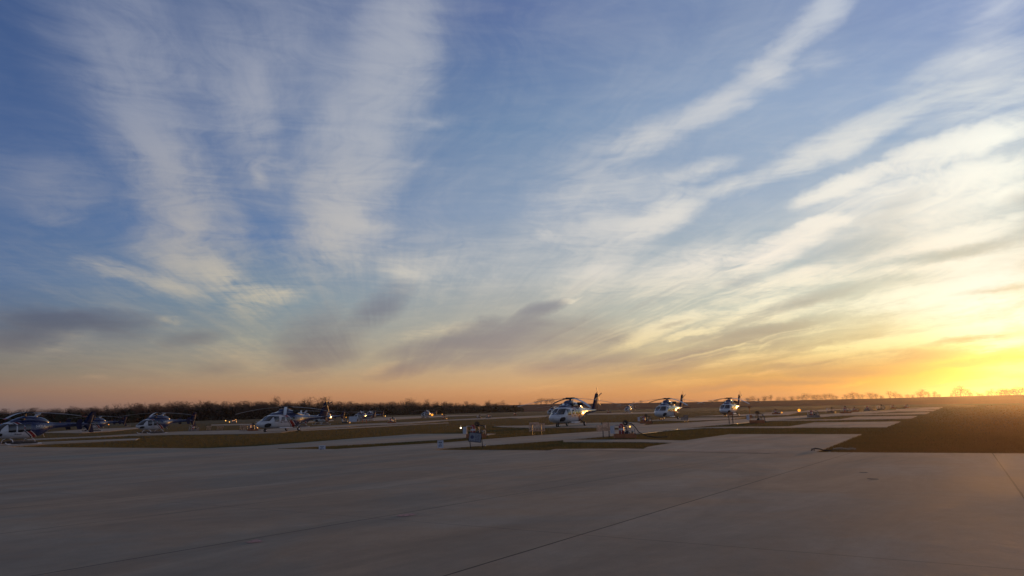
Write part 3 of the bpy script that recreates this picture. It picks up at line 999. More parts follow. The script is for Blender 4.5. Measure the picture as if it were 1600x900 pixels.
def text_part(body, text, size, loc, rot, mat, parent, name, extrude=.004, drape=None):
    cu = bpy.data.curves.new(name, 'FONT')
    cu.body = text
    cu.size = size
    cu.extrude = extrude
    cu.align_x = 'CENTER'
    cu.align_y = 'CENTER'
    tmp = bpy.data.objects.new('tmp_text', cu)
    COL.objects.link(tmp)
    dg = bpy.context.evaluated_depsgraph_get()
    me = bpy.data.meshes.new_from_object(tmp.evaluated_get(dg))
    bpy.data.objects.remove(tmp)
    me.materials.clear()
    me.materials.append(mat)
    o = bpy.data.objects.new(name, me)
    COL.objects.link(o)
    o.parent = parent
    if drape:
        H_, xc, zc, s_ = drape       # wrap the lettering round the hull side
        for v in me.vertices:
            x = xc + (v.co.x if s_ < 0 else -v.co.x)
            z = zc + v.co.y
            zb, zt, hw, e = _rows(body, x)
            y = hw * max(0.0, 1 - (min(1, abs(z - (zb + zt) / 2) / ((zt - zb) / 2))) ** e) ** (1 / e)
            v.co = (x, s_ * (y + .018 + v.co.z), z)
        o.location = (H_, 0, 0)
        return o
    o.location = loc
    o.rotation_euler = rot
    return o


HEAD = 90 - 29.5        # every aircraft is parked nose towards the apron, along the rows


def wheel(parent, off, x, y, r=.24, w=.17, strut=None, name='wheel'):
    o = Vector((off, 0, 0))
    mb = MB()
    mb.tube([(x, y - w / 2, r), (x, y - w * .42, r), (x, y + w * .42, r), (x, y + w / 2, r)], [r * .86, r, r, r * .86], 16)
    wh = mb.build(name, M['black'], parent, True, o)
    h = MB().tube([(x, y - w / 2 - .012, r), (x, y + w / 2 + .012, r)], r * .5, 10)
    hb = h.build('hub_cap', M['white'], wh)
    if strut:
        MB().tube([(x, y, r + .02), strut], .055, 8).build('gear_strut', M['darksteel'], parent, True, o)


def make_s76():
    H = -5.1
    o = Vector((H, 0, 0))
    root = empty('helicopter')
    st = [(0.0, 1.02, 1.12, .06, 2.2), (.12, .84, 1.24, .34, 2.2), (.4, .66, 1.38, .62, 2.3), (.9, .54, 1.56, .86, 2.5), (1.35, .48, 1.74, .97, 2.7), (1.9, .44, 2.10, 1.04, 2.8),
          (2.4, .42, 2.28, 1.07, 2.9), (3.2, .40, 2.36, 1.08, 3.0), (4.8, .40, 2.38, 1.08, 3.0), (5.8, .42, 2.38, 1.06, 2.9), (6.6, .55, 2.36, .98, 2.7), (7.4, .80, 2.30, .80, 2.5),
          (8.2, 1.05, 2.22, .58, 2.3), (9.2, 1.25, 2.14, .40, 2.2), (10.6, 1.42, 2.06, .28, 2.1), (12.0, 1.54, 1.98, .20, 2.1), (12.7, 1.60, 1.92, .12, 2.1)]
    B = Body(st)
    fus = B.mesh().build('fuselage', M['s76'], root, True, o)
    cw = [(2.35, 2.16, 2.24, .30, 2.2), (2.7, 2.10, 2.50, .52, 2.4), (3.4, 2.0, 2.62, .66, 2.6), (4.3, 2.0, 2.86, .74, 2.8), (5.4, 2.0, 2.92, .76, 2.8), (6.3, 2.0, 2.84, .74, 2.6), (7.2, 1.9, 2.60, .56, 2.4), (8.2, 1.9, 2.36, .30, 2.2), (8.8, 1.95, 2.18, .08, 2.1)]
    CB = Body(cw)
    CB.mesh(n=22).build('engine_cowling', M['blue'], root, True, o)
    pl = [(3.9, 2.6, 2.80, .26, 2.6), (4.15, 2.6, 3.04, .40, 3.2), (5.0, 2.6, 3.14, .44, 3.2), (5.6, 2.6, 3.04, .36, 2.6), (6.3, 2.6, 2.8, .1, 2.1)]
    Body(pl).mesh(n=16).build('rotor_pylon', M['blue'], root, True, o)
    for s_ in (-1, 1):
        f = (lambda a: a) if s_ == 1 else (lambda a: 180 - a)
        pane(B, 'y', .05, .92, 1.44, 2.12, s_, top=.86).build('windshield', M['glass'], root, True, o)
        pane(B, 'x', 2.08, 2.92, 1.34, 2.06, s_, rnd_=.05).build('cockpit_window', M['glass'], root, True, o)
        pane(B, 'x', .62, 1.58, .60, 1.16, s_, rnd_=.26).build('chin_window', M['glass'], root, True, o)
        for x0 in (3.35, 4.30, 5.15):
            pane(B, 'x', x0, x0 + .60, 1.42, 1.96, s_, rnd_=.12).build('cabin_window', M['glass'], root, True, o)
        # engine intake and exhaust
        MB().ellipsoid((4.15, s_ * .70, 2.58), (.34, .16, .20), 14, 8).build('air_intake', M['exhaust'], root, True, o)
        MB().tube([(5.9, s_ * .60, 2.62), (6.3, s_ * .86, 2.64), (6.5, s_ * .98, 2.64)], [.24, .22, .20], 14, True).build('exhaust_pipe', M['exhaust'], root, True, o)
    # sliding step and sponson
    for s_ in (-1, 1):
        MB().tube([(3.0, s_ * 1.02, .50), (4.2, s_ * 1.10, .46), (5.4, s_ * 1.06, .48)], [.05, .09, .05], 8).build('sponson', M['white'], root, True, o)
    # fin, stabilizer
    fin = MB()
    fin.loft([[(x0, -.09, z), (x0 + c * .3, -.13, z), (x0 + c, 0, z), (x0 + c * .3, .13, z), (x0, .09, z)] for (x0, c, z) in ((11.35, 1.65, 1.75), (11.85, 1.45, 2.3), (12.45, 1.15, 3.2), (12.95, .85, 3.95), (13.05, .7, 4.02))])
    fo = fin.build('tail_fin', M['fin'], root, True, o)
    MB().tube([(13.25, 0, 3.98), (13.25, 0, 4.16)], .05, 8).build('fin_light', M['red'], fo, True)
    sb = MB()
    sb.loft([[(x0, y, 1.78), (x0 + c * .3, y, 1.83), (x0 + c, y, 1.78), (x0 + c * .3, y, 1.74)] for (x0, c, y) in ((12.25, .5, -1.55), (12.0, .85, 0), (12.25, .5, 1.55))])
    sb.build('stabilizer', M['fin'], root, False, o)
    # tail rotor
    th = MB().tube([(12.95, 0, 3.62), (12.95, -.38, 3.62)], .11, 10).build('tail_rotor', M['darkrotor'], root, True, o)
    for k in range(4):
        a = R(20 + 90 * k)
        m_ = MB()
        ca_, sa_ = math.cos(a), math.sin(a)
        m_.loft([[(12.95 + ca_ * r - sa_ * w, -.36 + dy_, 3.62 + sa_ * r + ca_ * w) for (w, dy_) in ((-.09, 0), (0, .025), (.09, 0), (0, -.025))] for r in (.12, .5, 1.22)])
        m_.build('tail_rotor_blade', M['darksteel'], th)
    # main rotor
    hb = MB()
    hb.tube([(5.1, 0, 3.05), (5.1, 0, 3.30)], .13, 12)
    hb.tube([(5.1, 0, 3.22), (5.1, 0, 3.28), (5.1, 0, 3.36), (5.1, 0, 3.42)], [.22, .34, .30, .16], 14)
    for k in range(4):
        a = R(45 + 90 * k)
        c_, s_ = math.cos(a), math.sin(a)
        hb.tube([(5.1 + c_ * .2, s_ * .2, 3.30), (5.1 + c_ * .95, s_ * .95, 3.31)], [.10, .07], 8)
        hb.box(5.1 + c_ * .45, s_ * .45, 3.40, .22, .22, .12, Matrix.Rotation(a, 3, 'Z'))
    hb.build('rotor_head', M['darkrotor'], root, True, o)
    for k, dr in enumerate((.55, .85, 1.15, .95)):
        # local angle 45 is aft-starboard; the 225 blade lies over the nose side
        b_ = blade_mb(.8, 6.7, .39, dr, z=3.33).build('rotor_blade', M['rotor'], root, False)
        b_.location = (0, 0, 0)
        b_.rotation_euler = (0, 0, R(45 + 90 * k))
    # undercarriage
    wheel(root, H, 1.45, -.13, .18, .12, (1.45, -.10, .55))
    wheel(root, H, 1.45, .13, .18, .12, (1.45, .10, .55))
    wheel(root, H, 6.45, -1.2, .25, .17, (5.95, -.85, .80))
    wheel(root, H, 6.45, 1.2, .25, .17, (5.95, .85, .80))
    # marks: company word on the door, small one on the nose, a bird mark, white band lettering aft
    for s_ in (-1, 1):
        rot = (R(90), 0, 0) if s_ == -1 else (R(90), 0, R(180))
        text_part(B, 'Bristow', .30, (H + 4.15, s_ * 1.115, 1.28), rot, M['navyink'], root, 'company_name', drape=(H, 4.15, 1.28, s_))
        mk = MB()
        y = s_ * 1.108
        for poly in ([(-.20, .0), (-.02, .30), (.10, .34), (.0, .12)], [(-.22, -.04), (.06, .06), (.20, .02), (.04, -.12)], [(-.05, .34), (.16, .40), (.18, .28)]):
            n_ = len(poly)
            vs = [(3.30 + a * -s_ * 1.0, y, 1.25 + b) for a, b in poly] + [(3.30 + a * -s_ * 1.0, y - s_ * .01, 1.25 + b) for a, b in poly]
            mk.add(vs, [tuple(range(n_)), tuple(range(2 * n_ - 1, n_ - 1, -1))] + [(i, (i + 1) % n_, (i + 1) % n_ + n_, i + n_) for i in range(n_)])
        mk.build('bird_emblem', M['navyink'], root, False, o)
    p0 = B.p(.45, R(90))
    nt = text_part(B, 'Bristow', .20, (H + .60, 0, 1.50), (R(28), 0, R(-90)), M['navyink'], root, 'nose_lettering')
    # lamps, antenna, pitot
    MB().ellipsoid((5.9, 0, 3.02), (.10, .10, .09), 10, 6).build('beacon', M['red'], root, True, o)
    MB().ellipsoid((.55, 0, .66), (.12, .12, .05), 10, 6).build('landing_light', M['steel'], root, True, o)
    MB().tube([(8.6, 0, 2.15), (8.75, 0, 2.55)], .02, 6).build('antenna', M['white'], root, False, o)
    for s_ in (-1, 1):
        MB().tube([(.55, s_ * .42, 1.38), (.35, s_ * .44, 1.46), (.10, s_ * .44, 1.46)], .018, 6).build('pitot_tube', M['steel'], root, False, o)
    MB().ellipsoid((6.9, -.98, 1.15), (.10, .06, .07), 10, 6).build('position_light', M['steel'], root, True, o)
    return root


def make_407():
    H = -3.2
    o = Vector((H, 0, 0))
    root = empty('helicopter')
    st = [(0.0, 1.10, 1.20, .05, 2.1), (.12, .96, 1.32, .24, 2.1), (.45, .78, 1.52, .46, 2.2), (.9, .66, 1.80, .62, 2.3), (1.35, .60, 2.04, .70, 2.4), (1.9, .56, 2.16, .75, 2.5),
          (2.8, .54, 2.20, .77, 2.6), (3.7, .55, 2.20, .77, 2.6), (4.4, .66, 2.16, .70, 2.4), (5.0, .92, 2.10, .52, 2.3), (5.5, 1.24, 2.04, .34, 2.2), (6.0, 1.40, 1.98, .23, 2.1),
          (7.5, 1.50, 1.93, .18, 2.1), (9.2, 1.60, 1.90, .13, 2.1), (9.75, 1.66, 1.86, .09, 2.1)]
    B = Body(st)
    B.mesh().build('fuselage', M['b407'], root, True, o)
    cw = [(1.7, 2.08, 2.14, .2, 2.2), (2.1, 2.0, 2.34, .38, 2.4), (2.7, 1.9, 2.58, .46, 2.5), (3.4, 1.9, 2.68, .48, 2.5), (4.2, 1.85, 2.62, .46, 2.4), (4.9, 1.8, 2.46, .38, 2.3), (5.35, 1.8, 2.22, .22, 2.2), (5.55, 1.85, 2.08, .06, 2.1)]
    Body(cw).mesh(n=20).build('engine_cowling', M['blue'], root, True, o)
    for s_ in (-1, 1):
        f = (lambda a: a) if s_ == 1 else (lambda a: 180 - a)
        pane(B, 'y', .04, .60, 1.24, 1.98, s_, top=.84, xmax=2.2).build('windshield', M['glass'], root, True, o)
        pane(B, 'x', .36, .98, .80, 1.12, s_, rnd_=.24).build('chin_window', M['glass'], root, True, o)
        pane(B, 'x', 1.42, 2.10, 1.16, 1.94, s_, rnd_=.06).build('cockpit_window', M['glass'], root, True, o)
        pane(B, 'x', 2.24, 2.78, 1.16, 1.94, s_, rnd_=.06).build('cabin_window', M['glass'], root, True, o)
        pane(B, 'x', 2.92, 3.42, 1.22, 1.90, s_, rnd_=.10).build('cabin_window', M['glass'], root, True, o)
        MB().ellipsoid((2.75, s_ * .44, 2.38), (.26, .10, .13), 12, 6).build('air_intake', M['exhaust'], root, True, o)
        text_part(B, 'N431AL', .34, (H + 4.35, s_ * .735, 1.62), (R(90), 0, R(7)) if s_ == -1 else (R(90), 0, R(180 - 7)), M['white'], root, 'registration_mark', drape=(H, 4.45, 1.66, s_))
        text_part(B, 'Bristow', .20, (H + 2.5, s_ * .785, 1.02), (R(90), 0, 0) if s_ == -1 else (R(90), 0, R(180)), M['navyink'], root, 'company_name', drape=(H, 2.3, .98, s_))
    MB().tube([(4.15, 0, 2.55), (4.30, 0, 2.78), (4.62, 0, 2.86)], [.15, .14, .12], 12).build('exhaust_pipe', M['steel'], root, True, o)
    # skids
    for s_ in (-1, 1):
        MB().tube([(1.0, s_ * 1.15, .22), (1.15, s_ * 1.15, .10), (1.4, s_ * 1.15, .06), (4.3, s_ * 1.15, .06)], .05, 8).build('skid', M['white'], root, True, o)
        for x in (1.75, 3.75):
            MB().tube([(x, s_ * .35, .60), (x, s_ * .85, .45), (x, s_ * 1.15, .08)], .042, 8).build('skid_leg', M['white'], root, True, o)
        MB().box(2.75, s_ * .98, .36, 2.0, .22, .045).build('step', M['greywood'], root, False, o)
        MB().tube([(1.5, s_ * 1.17, .16), (2.4, s_ * 1.18, .20), (3.9, s_ * 1.17, .16)], [.09, .13, .09], 10).build('float_bag', M['darksteel'], root, True, o)
    fin = MB()
    for rows_ in (((9.0, .95, 1.80), (9.35, .80, 2.35), (9.75, .55, 2.95), (9.85, .42, 3.02)), ((9.0, .95, 1.75), (9.35, .72, 1.30), (9.72, .45, .92), (9.80, .34, .88))):
        fin.loft([[(x0, -.05, z), (x0 + c * .3, -.07, z), (x0 + c, 0, z), (x0 + c * .3, .07, z), (x0, .05, z)] for (x0, c, z) in rows_])
    fin.build('tail_fin', M['fin'], root, False, o)
    sb = MB()
    sb.loft([[(x0, y, 1.76), (x0 + c * .3, y, 1.80), (x0 + c, y, 1.76), (x0 + c * .3, y, 1.73)] for (x0, c, y) in ((7.75, .42, -1.0), (7.65, .55, 0), (7.75, .42, 1.0))])
    sbo = sb.build('stabilizer', M['fin'], root, False, o)
    for s_ in (-1, 1):
        m_ = MB()
        m_.loft([[(x0, s_ * 1.0 - .02, z), (x0 + c, s_ * 1.0 - .015, z), (x0 + c, s_ * 1.0 + .015, z), (x0, s_ * 1.0 + .02, z)] for (x0, c, z) in ((7.85, .45, 1.25), (7.62, .62, 1.78), (7.90, .40, 2.25))])
        m_.build('end_plate', M['fin'], sbo)
    th = MB().tube([(9.62, 0, 1.86), (9.62, -.32, 1.86)], .07, 10).build('tail_rotor', M['darkrotor'], root, True, o)
    for k in range(2):
        a = R(75 + 180 * k)
        m_ = MB()
        ca_, sa_ = math.cos(a), math.sin(a)
        m_.loft([[(9.62 + ca_ * r - sa_ * w, -.30 + dy_, 1.86 + sa_ * r + ca_ * w) for (w, dy_) in ((-.07, 0), (0, .02), (.07, 0), (0, -.02))] for r in (.08, .4, .84)])
        m_.build('tail_rotor_blade', M['darksteel'], th)
    hb = MB()
    hb.tube([(3.2, 0, 2.55), (3.2, 0, 2.98)], [.10, .08], 10)
    hb.tube([(3.2, 0, 2.90), (3.2, 0, 2.96), (3.2, 0, 3.05), (3.2, 0, 3.09)], [.20, .30, .26, .12], 14)
    for k in range(4):
        a = R(45 + 90 * k)
        c_, s_ = math.cos(a), math.sin(a)
        hb.tube([(3.2 + c_ * .2, s_ * .2, 2.99), (3.2 + c_ * .8, s_ * .8, 3.0)], [.07, .05], 8)
    hb.build('rotor_head', M['darkrotor'], root, True, o)
    for k, dr in enumerate((.45, .6, .8, .65)):
        b_ = blade_mb(.7, 4.95, .28, dr * 1.25, z=3.01, thick=.035).build('rotor_blade', M['rotor'], root, False)
        b_.rotation_euler = (0, 0, R(45 + 90 * k))
        blade_mb(4.96, 5.33, .28, dr * 1.25, z=3.01, thick=.035, n=2, twist=.5).build('blade_tip', M['redtip'], b_, False)
    MB().ellipsoid((6.6, 0, 2.00), (.07, .07, .08), 10, 6).build('beacon', M['red'], root, True, o)
    MB().tube([(5.0, 0, .95), (5.15, 0, .62)], .015, 6).build('antenna', M['white'], root, False, o)
    return root


s76 = make_s76()
b407 = make_407()
GR_A, GR_B = 'large wheeled white and blue helicopters', 'small skid helicopters in white and blue'
CRAFT = [
    (s76, (892.5, 665.8), 0, 'largest white nosed helicopter, parked beside the slatted timber stands in the middle', GR_A),
    (s76, (1044, 655.5), 0, 'white helicopter between the largest one and the third, its flank glowing in the sun', GR_A),
    (s76, (1141, 650.3), 0, 'white helicopter farthest right, beyond the orange topped post stand', GR_A),
    (s76, (446, 673.4), 0, 'large helicopter with white nose and red stripe, alone among blue tails on the left', GR_A),
    (b407, (36, 694.2), 0, 'leftmost near helicopter, cut by the picture edge, with a registration on its blue side', GR_B),
    (b407, (-34, 682.5), 4, 'dark blue helicopter mostly outside the left edge, its tail rotor above the nearer one', GR_B),
    (b407, (147, 674.0), 0, 'blue and white helicopter just behind the tail of the leftmost one', GR_B),
    (b407, (243, 677.3), 0, 'small white and blue helicopter alone on the pad with skids in plain view', GR_B),
    (b407, (470, 667.2), 0, 'blue helicopter half hidden behind the large red striped one', GR_B),
    (b407, (505, 663.5), 0, 'dark blue helicopter whose tail sticks out right of the red striped one', GR_B),
    (b407, (563, 658.3), 0, 'small helicopter with white nose beyond the grey panel, left one of a close pair', GR_B),
    (b407, (577, 657.6), 0, 'small helicopter overlapped by the one with a white nose, right one of a close pair', GR_B),
    (b407, (666, 653.2), 0, 'lone small helicopter before the wood, beside an orange glow', GR_B),
    (b407, (864, 651.0), 0, 'small far helicopter just left of the largest one', GR_B),
    (b407, (982, 645.6), 0, 'small far helicopter between the largest one and the middle white one', GR_B),
]
used = set()
for src, px, dh, label, grp in CRAFT:
    r_ = src if id(src) not in used else copy_tree(src)
    used.add(id(src))
    x, y = ground(px[0], px[1], .05)
    r_.location = (x, y, .056)
    r_.rotation_euler = (0, 0, R(HEAD + dh))
    tag(r_, label, 'helicopter', grp)


# ------------------------------------------------------------------ bare trees
def bare_tree(h, tips=420, seed=0, rmin=.04, low=.22, wide=.36, twigs=2):
    """limbs (p0, p1, r0, r1) of a leafless tree: every tip of the crown grows from the nearest limb already there"""
    g = np.random.default_rng(seed)
    lobes = g.normal(0, 1, (6, 3)) * [h * wide * .42, h * wide * .42, h * .16] + [0, 0, h * .54]
    lobes = np.concatenate([lobes, [[0, 0, h * .78]]])
    pts = lobes[g.integers(0, len(lobes), tips * 2)] + g.normal(0, 1, (tips * 2, 3)) * [h * wide * .40, h * wide * .40, h * .18]
    ok = (pts[:, 2] > h * low) & (pts[:, 2] < h) & (np.hypot(pts[:, 0], pts[:, 1]) < h * wide * (.62 + .75 * np.clip((pts[:, 2] / h - low) / .40, 0, 1)) * np.clip(1.25 * (1.12 - pts[:, 2] / h) ** .5 + .15, 0, 1) * 1.1)
    pts = pts[ok][:tips]
    bend = g.normal(0, .025 * h, (5, 2)).cumsum(0) * .4
    nodes = [np.array([0, 0, 0.])] + [np.array([bend[i, 0], bend[i, 1], h * low * (.5 + .5 * i)]) for i in range(4)]
    parent = [-1, 0, 1, 2, 3]
    base = nodes[2]
    order = np.argsort(np.linalg.norm(pts - base, axis=1))
    for i in order:
        p = pts[i]
        arr = np.array(nodes[1:])
        dv = p - arr
        dist = np.linalg.norm(dv, axis=1)
        cost = dist + 1.2 * np.maximum(0, arr[:, 2] - p[2] + .25 * dist)
        j = int(np.argmin(cost)) + 1
        q = nodes[j]
        mid = q + (p - q) * .5 + g.normal(0, .08, 3) * np.linalg.norm(p - q) + [0, 0, .03 * h * g.uniform(0, 1)]
        nodes.append(mid)
        parent.append(j)
        nodes.append(p)
        parent.append(len(nodes) - 2)
    n0 = len(nodes)
    cnt = np.ones(n0)
    for i in range(n0 - 1, 0, -1):
        cnt[parent[i]] += cnt[i]
    rad = np.maximum(rmin, h * .0225 * (cnt / cnt[0]) ** .42)
    segs = [(nodes[parent[i]], nodes[i], float(rad[parent[i]]) if parent[i] != 0 else float(rad[0]), float(rad[i])) for i in range(1, n0)]
    for i in range(6, n0, 2):
        o_ = nodes[i] - nodes[parent[i]]
        o_ = o_ / (np.linalg.norm(o_) + 1e-6)
        for k in range(twigs):
            d = o_ + g.normal(0, .65, 3) + [0, 0, .25]
            d = d / np.linalg.norm(d) * h * g.uniform(.035, .085)
            segs.append((nodes[i], nodes[i] + d, rmin, rmin * .7))
    return segs


def segs_mesh(segs, n=3):
    a = np.array([s[0][:] for s in segs])
    b_ = np.array([s[1][:] for s in segs])
    ra = np.array([s[2] for s in segs])[:, None]
    rb = np.array([s[3] for s in segs])[:, None]
    d = b_ - a
    d /= np.linalg.norm(d, axis=1, keepdims=True) + 1e-9
    ref = np.where(np.abs(d[:, 2:3]) > .9, np.array([[1., 0, 0]]), np.array([[0., 0, 1.]]))
    u = np.cross(d, ref)
    u /= np.linalg.norm(u, axis=1, keepdims=True)
    w = np.cross(d, u)
    V = np.zeros((len(segs), 2 * n, 3))
    for k in range(n):
        c, s = math.cos(2 * math.pi * k / n), math.sin(2 * math.pi * k / n)
        V[:, k] = a + (u * c + w * s) * ra
        V[:, n + k] = b_ + (u * c + w * s) * rb
    base = (np.arange(len(segs)) * 2 * n)[:, None]
    F = np.concatenate([base + np.array([[k, (k + 1) % n, n + (k + 1) % n, n + k]]) for k in range(n)])
    return V.reshape(-1, 3), F


TREES = []
for sd in range(7):
    sg = bare_tree(10.0, tips=(380, 300, 460, 340, 420, 280, 390)[sd], seed=40 + sd, rmin=.048, low=(.10, .16, .08, .20, .12, .18, .09)[sd],
                   wide=(.36, .28, .42, .30, .40, .24, .36)[sd])
    tv, tf = segs_mesh(sg[:4], 6)
    cv, cf = segs_mesh(sg[4:], 3)
    TREES.append((tv, tf, cv, cf))

# the wood on the left reads as one dark mass
WOOD = [(-260, 560, 20, 10.5), (-60, 600, 21, 10.8), (0, 620, 20, 10.6), (100, 650, 20, 11.4), (180, 670, 22, 12.0), (215, 690, 24, 14.2), (300, 740, 26, 16.5), (400, 800, 22, 16.6), (480, 850, 22, 16.2),
        (560, 900, 21, 15.8), (640, 960, 19, 15.4), (720, 1020, 18, 14.2), (800, 1090, 12, 11.5), (815, 1110, 7, 8.0)]
wpx = [w[0] for w in WOOD]
LIGHT = [(cv, cf) for (_, _, cv, cf) in TREES]
vs_all, fs_all, off = [], [], 0
NW = 430
for i in range(NW):
    px = -250 + (1055) * (i + rnd.uniform(-.6, .6)) / NW
    d = np.interp(px, wpx, [w[1] for w in WOOD]) + rnd.uniform(0, 42)
    hgt = np.interp(px, wpx, [w[3] for w in WOOD]) * rnd.choice((rnd.uniform(.70, .95), rnd.uniform(.85, 1.05), rnd.uniform(.95, 1.16)))
    x, y, _ = at_dist(px, d)
    tv, tf, cv, cf = TREES[rnd.randrange(7)]
    a = rnd.uniform(0, 6.28)
    k = hgt / 10.0
    kx = k * rnd.uniform(.75, 1.05)
    rot = np.array([[math.cos(a) * kx, -math.sin(a) * kx, 0], [math.sin(a) * kx, math.cos(a) * kx, 0], [0, 0, k]])
    for v, f in ((tv, tf), (cv, cf)):
        vs_all.append(v @ rot.T + np.array([x, y, 0]))
        fs_all.append(f + off)
        off += len(v)
wood = np_mesh('wood', np.concatenate(vs_all), np.concatenate(fs_all), M['bark'])
tag(wood, 'dense leafless wood along the left horizon', 'wood', kind='stuff')

# brush under the trees: many small twiggy clumps filling the lower part of the wood
NB = 26000
px = rng.uniform(-280, 812, NB)
dd = np.interp(px, wpx, [w[1] for w in WOOD]) + rng.uniform(-6, 46, NB)
hh = np.interp(px, wpx, [w[3] for w in WOOD]) * .72
azs = np.arctan((px - 800) / FOC)
z = rng.uniform(0, 1, NB) ** 1.1 * hh * (.82 + .18 * np.sin(px * .21) * np.sin(px * .053))
c = np.stack([np.sin(azs) * dd, np.cos(azs) * dd, z], 1)
s = rng.uniform(.5, 1.5, NB)[:, None]
tri = np.stack([c + rng.normal(0, 1, (NB, 3)) * s for _ in range(4)], 1)
V = tri.reshape(-1, 3)
V[:, 2] = np.maximum(V[:, 2], -.1)
b0 = (np.arange(NB) * 4)[:, None]
F = np.concatenate([b0 + np.array([[0, 1, 2]]), b0 + np.array([[0, 2, 3]]), b0 + np.array([[0, 3, 1]]), b0 + np.array([[1, 2, 3]])])
br = np_mesh('undergrowth', V, F, M['brush'])
tag(br, 'dark brush filling the foot of the wood', 'undergrowth', kind='stuff')


def tree_thing(var, px, d, h, label, group, z=0.0, sx=1.0):
    x, y, _ = at_dist(px, d)
    r_ = empty('bare_tree', (x, y, z), rnd.uniform(0, 6.28))
    k = h / 10.0
    r_.scale = (k * sx, k * sx, k)
    t_ = bpy.data.objects.new('trunk', TM[var][0])
    c_ = bpy.data.objects.new('crown', TM[var][1])
    for o_ in (t_, c_):
        COL.objects.link(o_)
        o_.parent = r_
    return tag(r_, label, 'tree', group)


TREES2 = []
for sd in range(7):
    sg = bare_tree(10.0, tips=(260, 200, 320, 230, 280, 190, 270)[sd], seed=90 + sd, rmin=.034, low=(.10, .16, .08, .14, .10, .18, .09)[sd],
                   wide=(.44, .34, .50, .38, .46, .30, .42)[sd], twigs=2)
    tv, tf = segs_mesh(sg[:4], 6)
    cv, cf = segs_mesh(sg[4:], 3)
    TREES2.append((tv, tf, cv, cf))
TM = []
for i, (tv, tf, cv, cf) in enumerate(TREES2):
    a = np_mesh('trunk', tv, tf, M['bark'])
    b_ = np_mesh('crown', cv, cf, M['bark'])
    TM.append((a.data, b_.data))
    bpy.data.objects.remove(a)
    bpy.data.objects.remove(b_)

# taller trees that stand clear of the wood's top line
TALL = [
    (115, 670, 14.6, 'bare tree topping the wood above the tail of the leftmost helicopter'),
    (168, 690, 15.4, 'thin bare tree above the blue and white helicopter behind the leftmost one'),
    (184, 690, 16.4, 'rounded bare tree rising from the wood right of a thin one'),
    (382, 800, 20.4, 'bare tree above the wood, first of the tall ones left of the red striped helicopter'),
    (408, 810, 19.6, 'bare tree above the wood over the nose of the red striped helicopter'),
    (431, 815, 23.8, 'tallest lone bare tree over the cockpit of the red striped helicopter'),
    (446, 815, 20.0, 'low bare tree just right of the tallest lone one'),
    (484, 850, 23.2, 'broad bare tree over the tail of the red striped helicopter, left of its pair'),
    (502, 855, 22.4, 'bare tree over the tail of the red striped helicopter, middle of three'),
    (511, 855, 23.4, 'bare tree over the tail of the red striped helicopter, right of its pair'),
    (638, 960, 23.0, 'slim bare tree of a touching pair right of the close helicopter pair, left one'),
    (643.5, 960, 22.6, 'slim bare tree of a touching pair right of the close helicopter pair, right one'),
    (667, 990, 20.6, 'bare tree above the lone small helicopter before the wood'),
    (680, 1000, 18.4, 'small bare tree right of the one above the lone small helicopter'),
    (762, 1050, 17.6, 'bare tree near the right end of the wood, with a rounded top'),
    (786, 1080, 17.8, 'last rounded bare tree at the right end of the wood'),
]
for i, (px, d, h, lb) in enumerate(TALL):
    tree_thing(i % 7, px, d, h * .93, lb, 'tall trees above the wood', sx=.62 if 'slim' in lb or 'thin' in lb else .85)

# bare trees on the skyline behind the levee
lpx = [l[0] for l in LEV]
SKY = [
    (812, 5), (838, 7), (846, 11), (854, 12), (862, 10), (882, 5), (930, 5), (991, 4), (1002, 5),
    (1112, 4), (1122, 5), (1168, 6), (1176, 8), (1186, 7), (1196, 9), (1206, 9.5), (1219, 7), (1227, 6),
    (1239, 9), (1249, 7.5), (1261, 11), (1272, 9), (1281, 11), (1291, 12), (1300, 11.5), (1308, 7),
    (1325, 10), (1334, 12), (1343, 9), (1349, 7), (1362, 13), (1371, 12), (1380, 7), (1392, 11), (1401, 10), (1407, 7),
    (1420, 8), (1428, 7), (1437, 11), (1445, 12), (1453, 9), (1463, 12), (1470, 6), (1490, 5), (1496, 14), (1504, 15.5), (1512, 12), (1518, 7),
    (1530, 6), (1538, 6.5), (1547, 11), (1553, 13), (1560, 9), (1568, 12), (1574, 15), (1580, 12), (1586, 10), (1592, 13), (1598, 14), (1606, 12), (1614, 10),
]
for k_ in range(34):
    SKY.append((1105 + k_ * 15.3 + rnd.uniform(-5, 5), rnd.uniform(2.5, 6)))
REL = 'skyline trees behind the levee'
for i, (px, ph) in enumerate(SKY):
    dcr = float(np.interp(px, lpx, [l[2] for l in LEV]))
    hcr = float(np.interp(px, lpx, [l[3] for l in LEV]))
    d = dcr + 35 + rnd.uniform(0, 30)
    z = hcr - .6
    h = max(2.0, (ph + .6) / FOC * d * .86 * rnd.uniform(.8, 1.15))
    if px < 900:
        lb = 'rounded bare tree in the skyline clump above the far helicopter left of the largest one'
    elif px < 1130:
        lb = 'tiny low bare tree on the levee skyline between the white helicopters'
    elif px < 1235:
        lb = 'bare tree in the skyline row just right of the third white helicopter tail'
    elif px < 1315:
        lb = 'bare tree in the skyline row above the far fuel stands'
    elif px < 1413:
        lb = 'bare tree in the skyline rows above the levee, right of the far fuel stands'
    elif px < 1475:
        lb = 'bare tree in the skyline row above the far ends of the helipads'
    elif px < 1525:
        lb = 'bare tree in the separate rounded skyline clump left of the sun'
    else:
        lb = 'bare tree in the skyline row under the glow of the sun'
    tree_thing(rnd.randrange(7), px, d, h, lb, REL + ': ' + lb.split(' in the ')[-1][:40], z, sx=rnd.uniform(1.1, 1.6))

